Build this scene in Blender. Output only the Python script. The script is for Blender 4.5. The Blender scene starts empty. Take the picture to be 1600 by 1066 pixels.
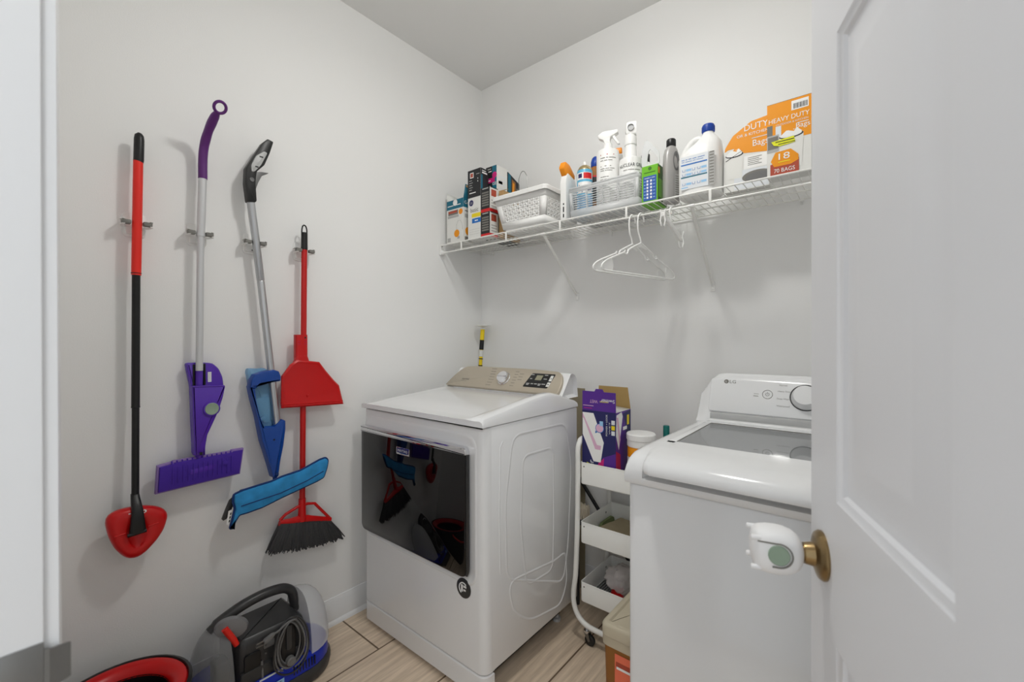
import bpy, bmesh, math, random
from mathutils import Matrix, Vector, noise
random.seed(7)
PI = math.pi
sc = bpy.context.scene
COL = sc.collection

# ------------------------------------------------------------------ camera, world, lights, exposure
def cam_setup():
    f, yaw, pitch, roll = 675.7, 0.6867, -0.00343, -0.00166
    cy, sy = math.cos(yaw), math.sin(yaw)
    fw = Vector((-sy, cy, 0)); r = Vector((cy, sy, 0)); u = Vector((0, 0, 1))
    cp, sp = math.cos(pitch), math.sin(pitch)
    f2 = fw*cp + u*sp; u2 = u*cp - fw*sp
    cr, sr = math.cos(roll), math.sin(roll)
    r3 = r*cr + u2*sr; u3 = u2*cr - r*sr
    cam = bpy.data.cameras.new('camera'); o = bpy.data.objects.new('camera', cam)
    COL.objects.link(o)
    M = Matrix.Identity(4)
    for i in range(3):
        M[i][0] = r3[i]; M[i][1] = u3[i]; M[i][2] = -f2[i]
    M[0][3], M[1][3], M[2][3] = 1.804, -1.909, 1.239
    o.matrix_world = M
    cam.sensor_fit = 'HORIZONTAL'; cam.sensor_width = 36.0
    cam.lens = f*36.0/1600.0
    cam.clip_start = 0.02; cam.clip_end = 50
    cam.dof.use_dof = True; cam.dof.focus_distance = 2.0; cam.dof.aperture_fstop = 4.8
    sc.camera = o
cam_setup()
w = bpy.data.worlds.new('world'); sc.world = w; w.use_nodes = True
w.node_tree.nodes['Background'].inputs[0].default_value = (0.9, 0.95, 1, 1)
w.node_tree.nodes['Background'].inputs[1].default_value = 1.0
sc.view_settings.view_transform = 'Standard'; sc.view_settings.look = 'None'
sc.view_settings.exposure = 0.0; sc.view_settings.gamma = 1.0
sc.cycles.max_bounces = 10; sc.cycles.diffuse_bounces = 6; sc.cycles.transparent_max_bounces = 16
def lamp(name, kind, loc, power, color, size, rot=(0, 0, 0)):
    l = bpy.data.lights.new(name, kind); l.energy = power; l.color = color
    if kind == 'AREA': l.shape = 'DISK'; l.size = size
    else: l.shadow_soft_size = size
    o = bpy.data.objects.new(name, l); o.location = loc; o.rotation_euler = rot; COL.objects.link(o); return o
LAMP_XYZ = (1.15, -0.95, 2.60)
room_bulb = lamp('room_bulb', 'POINT', LAMP_XYZ, 8.9, (1.0, 0.99, 0.955), 0.045)
room_panel = lamp('room_panel', 'AREA', (LAMP_XYZ[0], LAMP_XYZ[1], 2.59), 5.6, (1.0, 0.99, 0.955), 0.22)
hall_bulb = lamp('hall_bulb', 'POINT', (2.55, -2.8, 2.3), 37, (0.95, 0.98, 1.0), 0.22)

# ------------------------------------------------------------------ materials
def lin(c):
    return tuple((x/255/12.92 if x/255 <= 0.04045 else ((x/255+0.055)/1.055)**2.4) for x in c) + (1,)
MATS = {}
def mat(name, rgb, rough=0.5, metal=0.0, alpha=1.0, trans=0.0, spec=0.5, coat=0.0, bump=0.0, bscale=200, emit=0.0, aniso=0.0, ior=1.45, var=0.0, vscale=8):
    m = bpy.data.materials.new(name); m.use_nodes = True
    nt = m.node_tree; b = nt.nodes['Principled BSDF']
    b.inputs['Base Color'].default_value = lin(rgb); b.inputs['Roughness'].default_value = rough
    b.inputs['Metallic'].default_value = metal; b.inputs['Alpha'].default_value = alpha
    b.inputs['Transmission Weight'].default_value = trans; b.inputs['Specular IOR Level'].default_value = spec
    b.inputs['Coat Weight'].default_value = coat; b.inputs['IOR'].default_value = ior
    if bump or var:
        tc = nt.nodes.new('ShaderNodeTexCoord')
    if bump:
        n = nt.nodes.new('ShaderNodeTexNoise'); n.inputs['Scale'].default_value = bscale; n.inputs['Detail'].default_value = 3
        nt.links.new(tc.outputs['Object'], n.inputs['Vector'])
        bp = nt.nodes.new('ShaderNodeBump'); bp.inputs['Strength'].default_value = bump; bp.inputs['Distance'].default_value = 0.002
        nt.links.new(n.outputs['Fac'], bp.inputs['Height']); nt.links.new(bp.outputs['Normal'], b.inputs['Normal'])
    if var:
        n2 = nt.nodes.new('ShaderNodeTexNoise'); n2.inputs['Scale'].default_value = vscale; n2.inputs['Detail'].default_value = 5
        nt.links.new(tc.outputs['Object'], n2.inputs['Vector'])
        mr = nt.nodes.new('ShaderNodeMapRange'); mr.inputs[1].default_value = 0.3; mr.inputs[2].default_value = 0.7
        mr.inputs[3].default_value = 1-var; mr.inputs[4].default_value = 1+var*0.4
        nt.links.new(n2.outputs['Fac'], mr.inputs[0])
        mx = nt.nodes.new('ShaderNodeMix'); mx.data_type = 'RGBA'; mx.blend_type = 'MULTIPLY'; mx.inputs[0].default_value = 1
        mx.inputs[6].default_value = lin(rgb); nt.links.new(mr.outputs[0], mx.inputs[7])
        nt.links.new(mx.outputs[2], b.inputs['Base Color'])
    MATS[name] = m
    return m
WALL = mat('wall_paint', (236, 236, 235), 0.62, bump=0.12, bscale=260)
CEILM = mat('ceiling_paint', (228, 228, 227), 0.85, bump=0.1, bscale=220)
TRIM = mat('trim_paint', (230, 231, 232), 0.35)
DOORP = mat('door_paint', (224, 225, 228), 0.4, bump=0.05, bscale=500)
ENAM = mat('white_enamel', (230, 231, 232), 0.16, coat=0.3)
ENAM2 = mat('white_gloss_plastic', (234, 235, 236), 0.14, coat=0.3)
WPL = mat('white_plastic', (238, 238, 236), 0.4)
WWIRE = mat('white_coated_wire', (236, 236, 232), 0.35)
BLKGL = mat('black_glass', (5, 5, 6), 0.03, spec=0.75)
CHROME = mat('chrome', (225, 225, 228), 0.06, metal=1)
STEEL = mat('brushed_aluminium', (190, 192, 195), 0.28, metal=1)
POLEM = mat('silver_paint_pole', (205, 206, 208), 0.3, metal=0.35)
BRASS = mat('antique_brass', (150, 128, 92), 0.28, metal=1)
NICKEL = mat('dull_nickel', (140, 140, 138), 0.4, metal=1)
BEIGE = mat('champagne_panel', (184, 174, 157), 0.32, metal=0.25)
BLK = mat('black_plastic', (22, 22, 23), 0.38)
DGR = mat('dark_grey_plastic', (52, 52, 53), 0.35)
MGR = mat('mid_grey_plastic', (110, 110, 110), 0.4)
LGR = mat('light_grey_plastic', (185, 186, 186), 0.4)
GRIP = mat('grey_roller_rubber', (120, 119, 114), 0.6)
RED = mat('red_plastic', (196, 12, 14), 0.3)
REDP = mat('red_painted_pole', (190, 20, 18), 0.35)
REDC = mat('bright_red_plastic', (228, 38, 24), 0.35)
PUR = mat('purple_plastic', (82, 40, 168), 0.25)
PURH = mat('plum_plastic', (92, 34, 112), 0.35)
PURC = mat('purple_microfibre', (70, 38, 158), 0.85, bump=0.6, bscale=700)
PURE = mat('pale_purple_edge', (150, 120, 190), 0.5, alpha=0.8)
BLU = mat('royal_blue_plastic', (14, 66, 150), 0.3)
BLUP = mat('blue_microfibre', (52, 150, 214), 0.9, bump=0.8, bscale=600, var=0.25, vscale=25)
BLUE_EDGE = mat('navy_piping', (18, 52, 110), 0.7)
BLUCL = mat('pale_blue_clear_plastic', (120, 175, 215), 0.12, alpha=0.62)
BRIST = mat('grey_bristles', (62, 62, 64), 0.7)
WBRIST = mat('white_bristles', (225, 215, 195), 0.7)
CLEARG = mat('smoky_clear_plastic', (150, 151, 152), 0.12, alpha=0.5)
CLEARC = mat('smoky_cup_plastic', (150, 151, 153), 0.15, alpha=0.6)
CARDW = mat('milky_card_plastic', (228, 230, 230), 0.25, alpha=0.8)
CLEARW = mat('frosted_clear_plastic', (225, 227, 228), 0.2, alpha=0.5)
VBLUE = mat('cleaner_blue_plastic', (10, 40, 170), 0.3)
CLEARB = mat('frosted_basket_plastic', (232, 234, 235), 0.25, alpha=0.55)
YEL = mat('yellow_pole', (235, 205, 10), 0.35)
TAN = mat('tan_plastic', (190, 180, 158), 0.45)
BROWNC = mat('brown_box_side', (150, 98, 42), 0.6)
CARD = mat('cardboard', (186, 152, 104), 0.8, var=0.1)
CARDI = mat('cardboard_inside', (178, 148, 92), 0.8)
CARDG = mat('grey_board', (150, 140, 116), 0.8)
PAPER = mat('white_carton', (226, 226, 222), 0.5)
TEAL = mat('teal_print', (8, 104, 128), 0.5)
ORG = mat('orange_print', (236, 150, 4), 0.45)
ORGP = mat('orange_plastic', (240, 146, 20), 0.4)
BLKP = mat('black_print', (30, 31, 34), 0.5)
GRYP = mat('grey_print', (120, 118, 112), 0.6)
LGRP = mat('light_grey_print', (176, 176, 174), 0.6)
REDPR = mat('red_print', (205, 26, 30), 0.5)
BRICKP = mat('brick_red_print', (176, 74, 52), 0.5)
YELP = mat('yellow_print', (238, 214, 30), 0.5)
YELS = mat('yellow_sticker', (226, 228, 30), 0.5)
BLUPR = mat('blue_print', (30, 110, 190), 0.5)
NAVYP = mat('navy_print', (34, 34, 92), 0.5)
PURP = mat('purple_print', (84, 38, 142), 0.45)
MAGP = mat('magenta_print', (205, 30, 120), 0.5)
CRIMP = mat('crimson_print', (178, 20, 72), 0.45)
PINKP = mat('pale_pink_print', (222, 178, 204), 0.5)
WHTP = mat('white_print', (240, 240, 238), 0.5)
GRNP = mat('bright_green_carton', (112, 184, 38), 0.45)
DGRNP = mat('dark_green_carton', (60, 112, 26), 0.5)
BPAN = mat('panel_blue_print', (52, 90, 170), 0.5)
LABEL = mat('pale_label', (222, 226, 230), 0.5)
SILV = mat('silver_bottle_plastic', (172, 170, 168), 0.35, metal=0.15)
GOLD = mat('gold_can_metal', (196, 176, 132), 0.25, metal=0.8)
CAPB = mat('cap_blue_plastic', (24, 66, 158), 0.4)
HVYW = mat('white_bottle_plastic', (236, 236, 234), 0.35)
LYSB = mat('can_blue_print', (96, 178, 214), 0.35)
SAGE = mat('sage_button', (146, 166, 146), 0.45)
KCOV = mat('soft_white_cover', (240, 240, 240), 0.5)
CLOTH = mat('white_cloth', (236, 234, 230), 0.9, bump=0.8, bscale=120)
TCLOTH = mat('tan_cloth', (176, 162, 132), 0.9, bump=0.8, bscale=300, var=0.15)
GSPONGE = mat('green_sponge', (128, 140, 96), 0.95, bump=1, bscale=250)
BAGM = mat('crinkled_clear_bag', (232, 224, 222), 0.25, alpha=0.6)
TEALP = mat('teal_plastic', (10, 110, 104), 0.4)
LCD = mat('lcd_panel', (150, 148, 124), 0.3)
GLASS = mat('lid_glass', (150, 153, 155), 0.0, alpha=0.7, spec=1.0, ior=1.9)
DRUM = mat('washer_inside', (150, 152, 154), 0.4)
ORLAB = mat('coral_label', (240, 120, 88), 0.5)
PKLAB = mat('pink_label', (246, 196, 190), 0.5)
LILAC = mat('lilac_label', (176, 160, 206), 0.5)
SKYP = mat('sky_blue_print', (150, 196, 232), 0.5)
LAMPG = mat('lamp_glass', (250, 248, 240), 0.3, alpha=0.25)

def floor_material():
    m = bpy.data.materials.new('wood_look_tile'); m.use_nodes = True; nt = m.node_tree; b = nt.nodes['Principled BSDF']
    tc = nt.nodes.new('ShaderNodeTexCoord'); sp = nt.nodes.new('ShaderNodeSeparateXYZ'); nt.links.new(tc.outputs['Object'], sp.inputs[0])
    ax = nt.nodes.new('ShaderNodeMath'); ax.operation = 'ADD'; ax.inputs[1].default_value = 0.327; nt.links.new(sp.outputs['X'], ax.inputs[0])
    ay = nt.nodes.new('ShaderNodeMath'); ay.operation = 'ADD'; ay.inputs[1].default_value = 6.513; nt.links.new(sp.outputs['Y'], ay.inputs[0])
    cb = nt.nodes.new('ShaderNodeCombineXYZ'); nt.links.new(ay.outputs[0], cb.inputs[0]); nt.links.new(ax.outputs[0], cb.inputs[1])
    br = nt.nodes.new('ShaderNodeTexBrick'); br.offset = 0.5; br.inputs['Scale'].default_value = 1
    br.inputs['Brick Width'].default_value = 1.4; br.inputs['Row Height'].default_value = 0.311
    br.inputs['Mortar Size'].default_value = 0.0035; br.inputs['Mortar Smooth'].default_value = 0.1
    br.inputs['Color1'].default_value = lin((226, 208, 186)); br.inputs['Color2'].default_value = lin((218, 200, 177)); br.inputs['Mortar'].default_value = lin((112, 92, 72))
    nt.links.new(cb.outputs[0], br.inputs['Vector'])
    mp = nt.nodes.new('ShaderNodeMapping'); mp.inputs['Scale'].default_value = (1.6, 26, 1); nt.links.new(cb.outputs[0], mp.inputs[0])
    n = nt.nodes.new('ShaderNodeTexNoise'); n.inputs['Scale'].default_value = 2.2; n.inputs['Detail'].default_value = 6; n.inputs['Roughness'].default_value = 0.62
    nt.links.new(mp.outputs[0], n.inputs['Vector'])
    cr = nt.nodes.new('ShaderNodeValToRGB'); cr.color_ramp.elements[0].position = 0.33; cr.color_ramp.elements[0].color = (0.72, 0.68, 0.64, 1)
    cr.color_ramp.elements[1].position = 0.66; cr.color_ramp.elements[1].color = (1.06, 1.05, 1.04, 1); nt.links.new(n.outputs['Fac'], cr.inputs[0])
    mx = nt.nodes.new('ShaderNodeMix'); mx.data_type = 'RGBA'; mx.blend_type = 'MULTIPLY'; mx.inputs[0].default_value = 1
    nt.links.new(br.outputs['Color'], mx.inputs[6]); nt.links.new(cr.outputs[0], mx.inputs[7]); nt.links.new(mx.outputs[2], b.inputs['Base Color'])
    b.inputs['Roughness'].default_value = 0.42
    bp = nt.nodes.new('ShaderNodeBump'); bp.inputs['Strength'].default_value = 0.25; bp.inputs['Distance'].default_value = 0.003; bp.invert = True
    nt.links.new(br.outputs['Fac'], bp.inputs['Height']); nt.links.new(bp.outputs['Normal'], b.inputs['Normal'])
    return m
FLOORM = floor_material()

# ------------------------------------------------------------------ mesh builder
def V(*a): return Vector(a)
def frame(o, xd, yd):
    xd = Vector(xd).normalized(); yd = Vector(yd).normalized(); z = xd.cross(yd)
    M = Matrix.Identity(4)
    for i in range(3):
        M[i][0] = xd[i]; M[i][1] = yd[i]; M[i][2] = z[i]; M[i][3] = o[i]
    return M
def FR(x, y, z): return frame((x, y, z), (1, 0, 0), (0, 0, 1))       # faces the camera side (-y)
def RT(x, y, z): return frame((x, y, z), (0, 1, 0), (0, 0, 1))       # faces +x
def UP(x, y, z): return Matrix.Translation((x, y, z))
def inset(poly, b):
    n = len(poly); out = []
    area = sum(poly[i][0]*poly[(i+1) % n][1]-poly[(i+1) % n][0]*poly[i][1] for i in range(n))
    s = 1 if area > 0 else -1
    for i in range(n):
        p0, p1, p2 = Vector(poly[i-1][:2]), Vector(poly[i][:2]), Vector(poly[(i+1) % n][:2])
        e1 = (p1-p0); e2 = (p2-p1)
        if e1.length < 1e-9 or e2.length < 1e-9: out.append(tuple(p1)); continue
        e1.normalize(); e2.normalize()
        n1 = Vector((-e1.y, e1.x))*s; n2 = Vector((-e2.y, e2.x))*s
        m = n1+n2
        if m.length < 1e-6: m = n1
        m.normalize(); k = b/max(0.45, m.dot(n1))
        out.append(tuple(p1+m*k))
    return out
def rrect(w, h, r, n=4, cx=0, cy=0):
    pts = []
    for (sx, sy, a0) in ((1, 1, 0), (-1, 1, 90), (-1, -1, 180), (1, -1, 270)):
        for k in range(n+1):
            a = math.radians(a0+90*k/n)
            pts.append((cx+sx*(w/2-r)+r*math.cos(a), cy+sy*(h/2-r)+r*math.sin(a)))
    return pts
def roundpoly(pts, r, n=4):
    out = []; N = len(pts)
    for i in range(N):
        p0, p1, p2 = Vector(pts[i-1][:2]), Vector(pts[i][:2]), Vector(pts[(i+1) % N][:2])
        rr = pts[i][2] if len(pts[i]) > 2 else r
        d1 = (p0-p1); d2 = (p2-p1); k = min(rr, d1.length*.49, d2.length*.49)
        a = p1+d1.normalized()*k; c = p1+d2.normalized()*k
        for t in range(n+1):
            s = t/n; out.append(tuple(a*(1-s)**2+p1*2*s*(1-s)+c*s*s))
    return out
def ell(rx, ry, n=24, cx=0, cy=0): return [(cx+rx*math.cos(2*PI*k/n), cy+ry*math.sin(2*PI*k/n)) for k in range(n)]
def spline(pts, n=6):
    P = [Vector(p) for p in pts]; out = []
    for i in range(len(P)-1):
        p0 = P[max(i-1, 0)]; p1 = P[i]; p2 = P[i+1]; p3 = P[min(i+2, len(P)-1)]
        for k in range(n):
            t = k/n
            out.append(0.5*((2*p1)+(p2-p0)*t+(2*p0-5*p1+4*p2-p3)*t*t+(3*p1-p0-3*p2+p3)*t**3))
    out.append(P[-1]); return out
_fcache = {}
def text_geo(s):
    if s not in _fcache:
        c = bpy.data.curves.new('t', 'FONT'); c.body = s; c.size = 1; c.resolution_u = 3
        o = bpy.data.objects.new('t', c); me = bpy.data.meshes.new_from_object(o)
        vs = [v.co.copy() for v in me.vertices]; fs = [tuple(p.vertices) for p in me.polygons]
        xs = [v.x for v in vs] or [0]; ys = [v.y for v in vs] or [0]
        _fcache[s] = (vs, fs, min(xs), max(xs), min(ys), max(ys))
        bpy.data.objects.remove(o); bpy.data.curves.remove(c); bpy.data.meshes.remove(me)
    return _fcache[s]
class MB:
    def __init__(s): s.v = []; s.f = []; s.fm = []; s.mats = []
    def mi(s, m):
        if m not in s.mats: s.mats.append(m)
        return s.mats.index(m)
    def add(s, vs, fs, m, M=None):
        b = len(s.v); k = s.mi(m)
        for p in vs:
            p = Vector(p) if len(p) == 3 else Vector((p[0], p[1], 0))
            s.v.append(M @ p if M is not None else p)
        for f in fs: s.f.append(tuple(i+b for i in f)); s.fm.append(k)
        return s
    def bm(s, bm, m, M=None):
        bm.verts.index_update(); s.add([v.co.copy() for v in bm.verts], [tuple(v.index for v in f.verts) for f in bm.faces], m, M); bm.free(); return s
    def box(s, x0, x1, y0, y1, z0, z1, m, bev=0.0, seg=2, M=None):
        bm = bmesh.new(); bmesh.ops.create_cube(bm, size=1)
        for v in bm.verts: v.co = Vector(((x0+x1)/2+v.co.x*(x1-x0), (y0+y1)/2+v.co.y*(y1-y0), (z0+z1)/2+v.co.z*(z1-z0)))
        if bev: bmesh.ops.bevel(bm, geom=bm.edges[:], offset=bev, segments=seg, profile=0.5, affect='EDGES', clamp_overlap=True)
        return s.bm(bm, m, M)
    def rings(s, rings, m, M=None, cap0=True, cap1=True, closed=False):
        n = len(rings[0]); vs = [p for r in rings for p in r]; fs = []
        R = len(rings)
        for i in range(R if closed else R-1):
            j = (i+1) % R
            for k in range(n):
                l = (k+1) % n; fs.append((i*n+k, i*n+l, j*n+l, j*n+k))
        if not closed:
            if cap0: fs.append(tuple(reversed(range(n))))
            if cap1: fs.append(tuple((R-1)*n+k for k in range(n)))
        return s.add(vs, fs, m, M)
    def prism(s, poly, d0, d1, m, bev=0.0, M=None, mtop=None):
        p = [tuple(q[:2]) for q in poly]
        a = sum(p[i][0]*p[(i+1) % len(p)][1]-p[(i+1) % len(p)][0]*p[i][1] for i in range(len(p)))
        if a < 0: p = p[::-1]
        r = [[(x, y, d0) for x, y in p]]
        if bev:
            q = inset(p, bev*.3); q2 = inset(p, bev)
            r += [[(x, y, d1-bev) for x, y in p], [(x, y, d1-bev*.3) for x, y in q], [(x, y, d1) for x, y in q2]]
        else: r += [[(x, y, d1) for x, y in p]]
        if mtop:
            s.rings(r, m, M, cap1=False); return s.add(r[-1], [tuple(range(len(p)))], mtop, M)
        return s.rings(r, m, M)
    def tube(s, pts, r, m, n=12, M=None, closed=False, sq=None):
        P = [Vector(p) for p in pts]; N = len(P); rs = r if isinstance(r, (list, tuple)) else [r]*N
        T = []
        for i in range(N):
            a = P[i-1] if (i > 0 or closed) else P[i]; b = P[(i+1) % N] if (i < N-1 or closed) else P[i]
            T.append((b-a).normalized())
        up = Vector((0, 0, 1)) if abs(T[0].z) < 0.9 else Vector((1, 0, 0))
        nrm = (up-T[0]*up.dot(T[0])).normalized(); rings = []
        for i in range(N):
            nrm = (nrm-T[i]*nrm.dot(T[i])).normalized(); bi = T[i].cross(nrm)
            k1, k2 = (rs[i], rs[i]) if not sq else (rs[i]*sq[0], rs[i]*sq[1])
            rings.append([P[i]+nrm*(k1*math.cos(2*PI*k/n))+bi*(k2*math.sin(2*PI*k/n)) for k in range(n)])
        return s.rings(rings, m, M, closed=closed)
    def lathe(s, prof, m, M=None, n=28, sx=1, sy=1, caps=True):
        rings = [[(r*sx*math.cos(2*PI*k/n), r*sy*math.sin(2*PI*k/n), z) for k in range(n)] for r, z in prof]
        return s.rings(rings, m, M, cap0=caps, cap1=caps)
    def quad(s, a, b, c, d, m, M=None): return s.add([a, b, c, d], [(0, 1, 2, 3)], m, M)
    def rect(s, x0, x1, y0, y1, m, M, d=0.0004): return s.add([(x0, y0, d), (x1, y0, d), (x1, y1, d), (x0, y1, d)], [(0, 1, 2, 3)], m, M)
    def poly(s, pts, m, M, d=0.0004):
        p = [(q[0], q[1], d) for q in pts]
        a = sum(p[i][0]*p[(i+1) % len(p)][1]-p[(i+1) % len(p)][0]*p[i][1] for i in range(len(p)))
        if a < 0: p = p[::-1]
        return s.add(p, [tuple(range(len(p)))], m, M)
    def text(s, t, x, y, h, m, M, d=0.0007, w=None, rot=0, align='l', cyl=None):
        vs, fs, x0, x1, y0, y1 = text_geo(t)
        k = h/0.70; kx = k if w is None else w/max(1e-6, x1-x0)
        ox = x0 if align == 'l' else ((x0+x1)/2 if align == 'c' else x1)
        c, si = math.cos(rot), math.sin(rot); out = []
        for v in vs:
            a = (v.x-ox)*kx; b = v.y*k; a, b = x+a*c-b*si, y+a*si+b*c
            if cyl: th = a/cyl; out.append(((cyl+d)*math.sin(th), b, (cyl+d)*math.cos(th)))
            else: out.append((a, b, d))
        return s.add(out, fs, m, M)
    def greek(s, words, x, y, h, m, M, d=0.0007, w=None, rot=0, align='l', cyl=None):
        """print too small to read in the photo: one small bar per word"""
        n = sum(words)+len(words)-1; w = w or h*.62*n; k = w/n; ox = 0 if align == 'l' else (w/2 if align == 'c' else w)
        c, si = math.cos(rot), math.sin(rot); i = 0
        for c_len in words:
            x0, x1 = i*k-ox, (i+c_len)*k-ox; i += c_len+1
            q = [(x0, h*.27), ((x0+x1)/2, h*.27), (x1, h*.27), (x1, h*.73), ((x0+x1)/2, h*.73), (x0, h*.73)]; out = []
            for a, b in q:
                a, b = x+a*c-b*si, y+a*si+b*c
                if cyl: th = a/cyl; out.append(((cyl+d)*math.sin(th), b, (cyl+d)*math.cos(th)))
                else: out.append((a, b, d))
            s.add(out, [(0, 1, 4, 5), (1, 2, 3, 4)], m, M)
        return s
    def band(s, R, a0, a1, z0, z1, m, M, n=12, d=0.0005):
        vs = []
        for k in range(n+1):
            th = a0+(a1-a0)*k/n
            vs += [((R+d)*math.sin(th), z0, (R+d)*math.cos(th)), ((R+d)*math.sin(th), z1, (R+d)*math.cos(th))]
        return s.add(vs, [(2*k, 2*k+2, 2*k+3, 2*k+1) for k in range(n)], m, M)
    def build(s, name, parent=None, sharp=38, solid=0.0):
        me = bpy.data.meshes.new(name); base = Vector((0, 0, 0))
        if parent is not None:
            q = parent
            while q is not None: base = base+q.location; q = q.parent
        me.from_pydata([tuple(p-base) for p in s.v], [], s.f); me.update()
        for m in s.mats: me.materials.append(m)
        me.polygons.foreach_set('material_index', s.fm)
        bm = bmesh.new(); bm.from_mesh(me); bmesh.ops.recalc_face_normals(bm, faces=bm.faces[:]) if solid >= 0 and not getattr(s, 'keep', False) else None
        bm.to_mesh(me); bm.free()
        me.polygons.foreach_set('use_smooth', [True]*len(me.polygons)); me.set_sharp_from_angle(angle=math.radians(sharp))
        o = bpy.data.objects.new(name, me); COL.objects.link(o)
        if parent is not None: o.parent = parent
        if solid > 0:
            md = o.modifiers.new('solid', 'SOLIDIFY'); md.thickness = solid; md.offset = 0
        return o
def tag(o, label, cat, group=None):
    o['label'] = label; o['category'] = cat
    if group: o['group'] = group
    return o
def thing(name, label, cat, loc, group=None):
    o = bpy.data.objects.new(name, None); o.location = loc; o.empty_display_size = 0.05; COL.objects.link(o)
    return tag(o, label, cat, group)
def struct(mb, name, parent=None, **k):
    o = mb.build(name, parent, **k)
    if parent is None: o['kind'] = 'structure'
    return o
def one(mb, name, label, cat, group=None, **k): return tag(mb.build(name, **k), label, cat, group)
def dup(root, loc, label=None):
    r = root.copy(); COL.objects.link(r); r.location = loc
    if label: r['label'] = label
    for ch in list(root.children):
        c = ch.copy(); COL.objects.link(c); c.parent = r
        for g in list(ch.children):
            e = g.copy(); COL.objects.link(e); e.parent = c
    return r

# ------------------------------------------------------------------ the setting
CH = 2.743
XR = 2.135; YF = -1.875; YO = -2.0      # right wall, inner and outer face of the doorway wall
JL, JR = 1.195, 2.006                   # jamb faces
struct(MB().box(-0.3, 3.3, -3.6, 0.12, -0.08, 0, FLOORM), 'floor')
struct(MB().box(-0.3, 3.3, -3.6, 0.12, CH, CH+0.08, CEILM), 'ceiling')
struct(MB().box(-0.12, 0, YO, 0.12, 0, CH, WALL), 'wall_left')
struct(MB().box(0, XR+.12, 0, 0.12, 0, CH, WALL), 'wall_back')
struct(MB().box(XR, XR+.12, YO, 0, 0, CH, WALL), 'wall_right')
m = MB(); HD = 2.05
m.box(0, JL-.02, YO, YF, 0, CH, WALL); m.box(JR+.02, XR, YO, YF, 0, CH, WALL); m.box(JL-.02, JR+.02, YO, YF, HD+.02, CH, WALL)
struct(m, 'wall_front')
# baseboards: board with stepped cap and quarter-round shoe
BBP = [(0, 0), (0.022, 0), (0.021, 0.008), (0.017, 0.015), (0.0125, 0.019), (0.0125, 0.080), (0.010, 0.086), (0.010, 0.094), (0.006, 0.103), (0.004, 0.112), (0, 0.113)]
def baseboard(name, p0, p1, nrm):
    p0 = Vector(p0); p1 = Vector(p1); nv = Vector(nrm)
    r = [[p+nv*a+Vector((0, 0, b)) for a, b in BBP] for p in (p0, p1)]
    struct(MB().rings(r, TRIM), name)
baseboard('baseboard_left', (0, YF, 0), (0, 0, 0), (1, 0, 0))
baseboard('baseboard_back', (0.0, 0, 0), (XR, 0, 0), (0, -1, 0))
baseboard('baseboard_right', (XR, YF, 0), (XR, 0, 0), (-1, 0, 0))
baseboard('baseboard_front', (0, YF, 0), (JL-.075, YF, 0), (0, 1, 0))
# door lining: jambs, head and stops
m = MB()
m.box(JL-.02, JL, YO-.003, YF+.001, 0, HD, TRIM, .0015); m.box(JR, JR+.02, YO-.003, YF+.001, 0, HD, TRIM, .0015); m.box(JL-.02, JR+.02, YO-.003, YF+.001, HD, HD+.02, TRIM, .0015)
m.box(JL, JL+.011, YO+.02, -1.917, 0, HD, TRIM, .002); m.box(JR-.011, JR, YO+.02, -1.917, 0, HD, TRIM, .002)
jamb = struct(m, 'trim_1')
m = MB()
mz = 0.922
pl = rrect(0.040, 0.057, 0.006, 3)
pts = [(YF-0.036, mz), (YF-0.005, mz)]
m.box(JL-.0005, JL+.0015, YF-.036, YF+.001, mz-.0285, mz+.0285, NICKEL, .0007)
lipr = [[(JL+.0015, YF+.001, mz+s*.022), (JL-.0005, YF+.001, mz+s*.022), (JL-.0005, YF+.0035, mz+s*.021), (JL+.0015, YF+.0045, mz+s*.021)] for s in (-1, 1)]
m.rings(lipr, NICKEL)
lip2 = [[(JL+.0015, YF+.0040, mz+s*.020), (JL-.0005, YF+.003, mz+s*.020), (JL-.006, YF+.0175, mz+s*.017), (JL-.004, YF+.0195, mz+s*.017)] for s in (-1, 1)]
m.rings(lip2, NICKEL)
m.build('strike_plate', jamb)
# casings, room side and hall side
def casing(name, yy, s):
    prof = [(0, 0), (0, .0115), (.006, .013), (.012, .0115), (.03, .015), (.046, .017), (.056, .016), (.06, 0)]
    mm = MB(); L, R, T = JL-.006, JR+.006, HD+.006
    for pth in ([(L, 0), (L, T), (R, T), (R, 0)],):
        rings = []
        for i, (px, pz) in enumerate(pth):
            dx = -1 if px == L else 1; dz = 0 if pz == 0 else 1
            rings.append([(px+dx*a, yy+s*b, pz+dz*a) for a, b in prof])
        mm.rings(rings, TRIM)
    struct(mm, name)
casing('trim_2', YF, 1); casing('trim_3', YO, -1)

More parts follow.
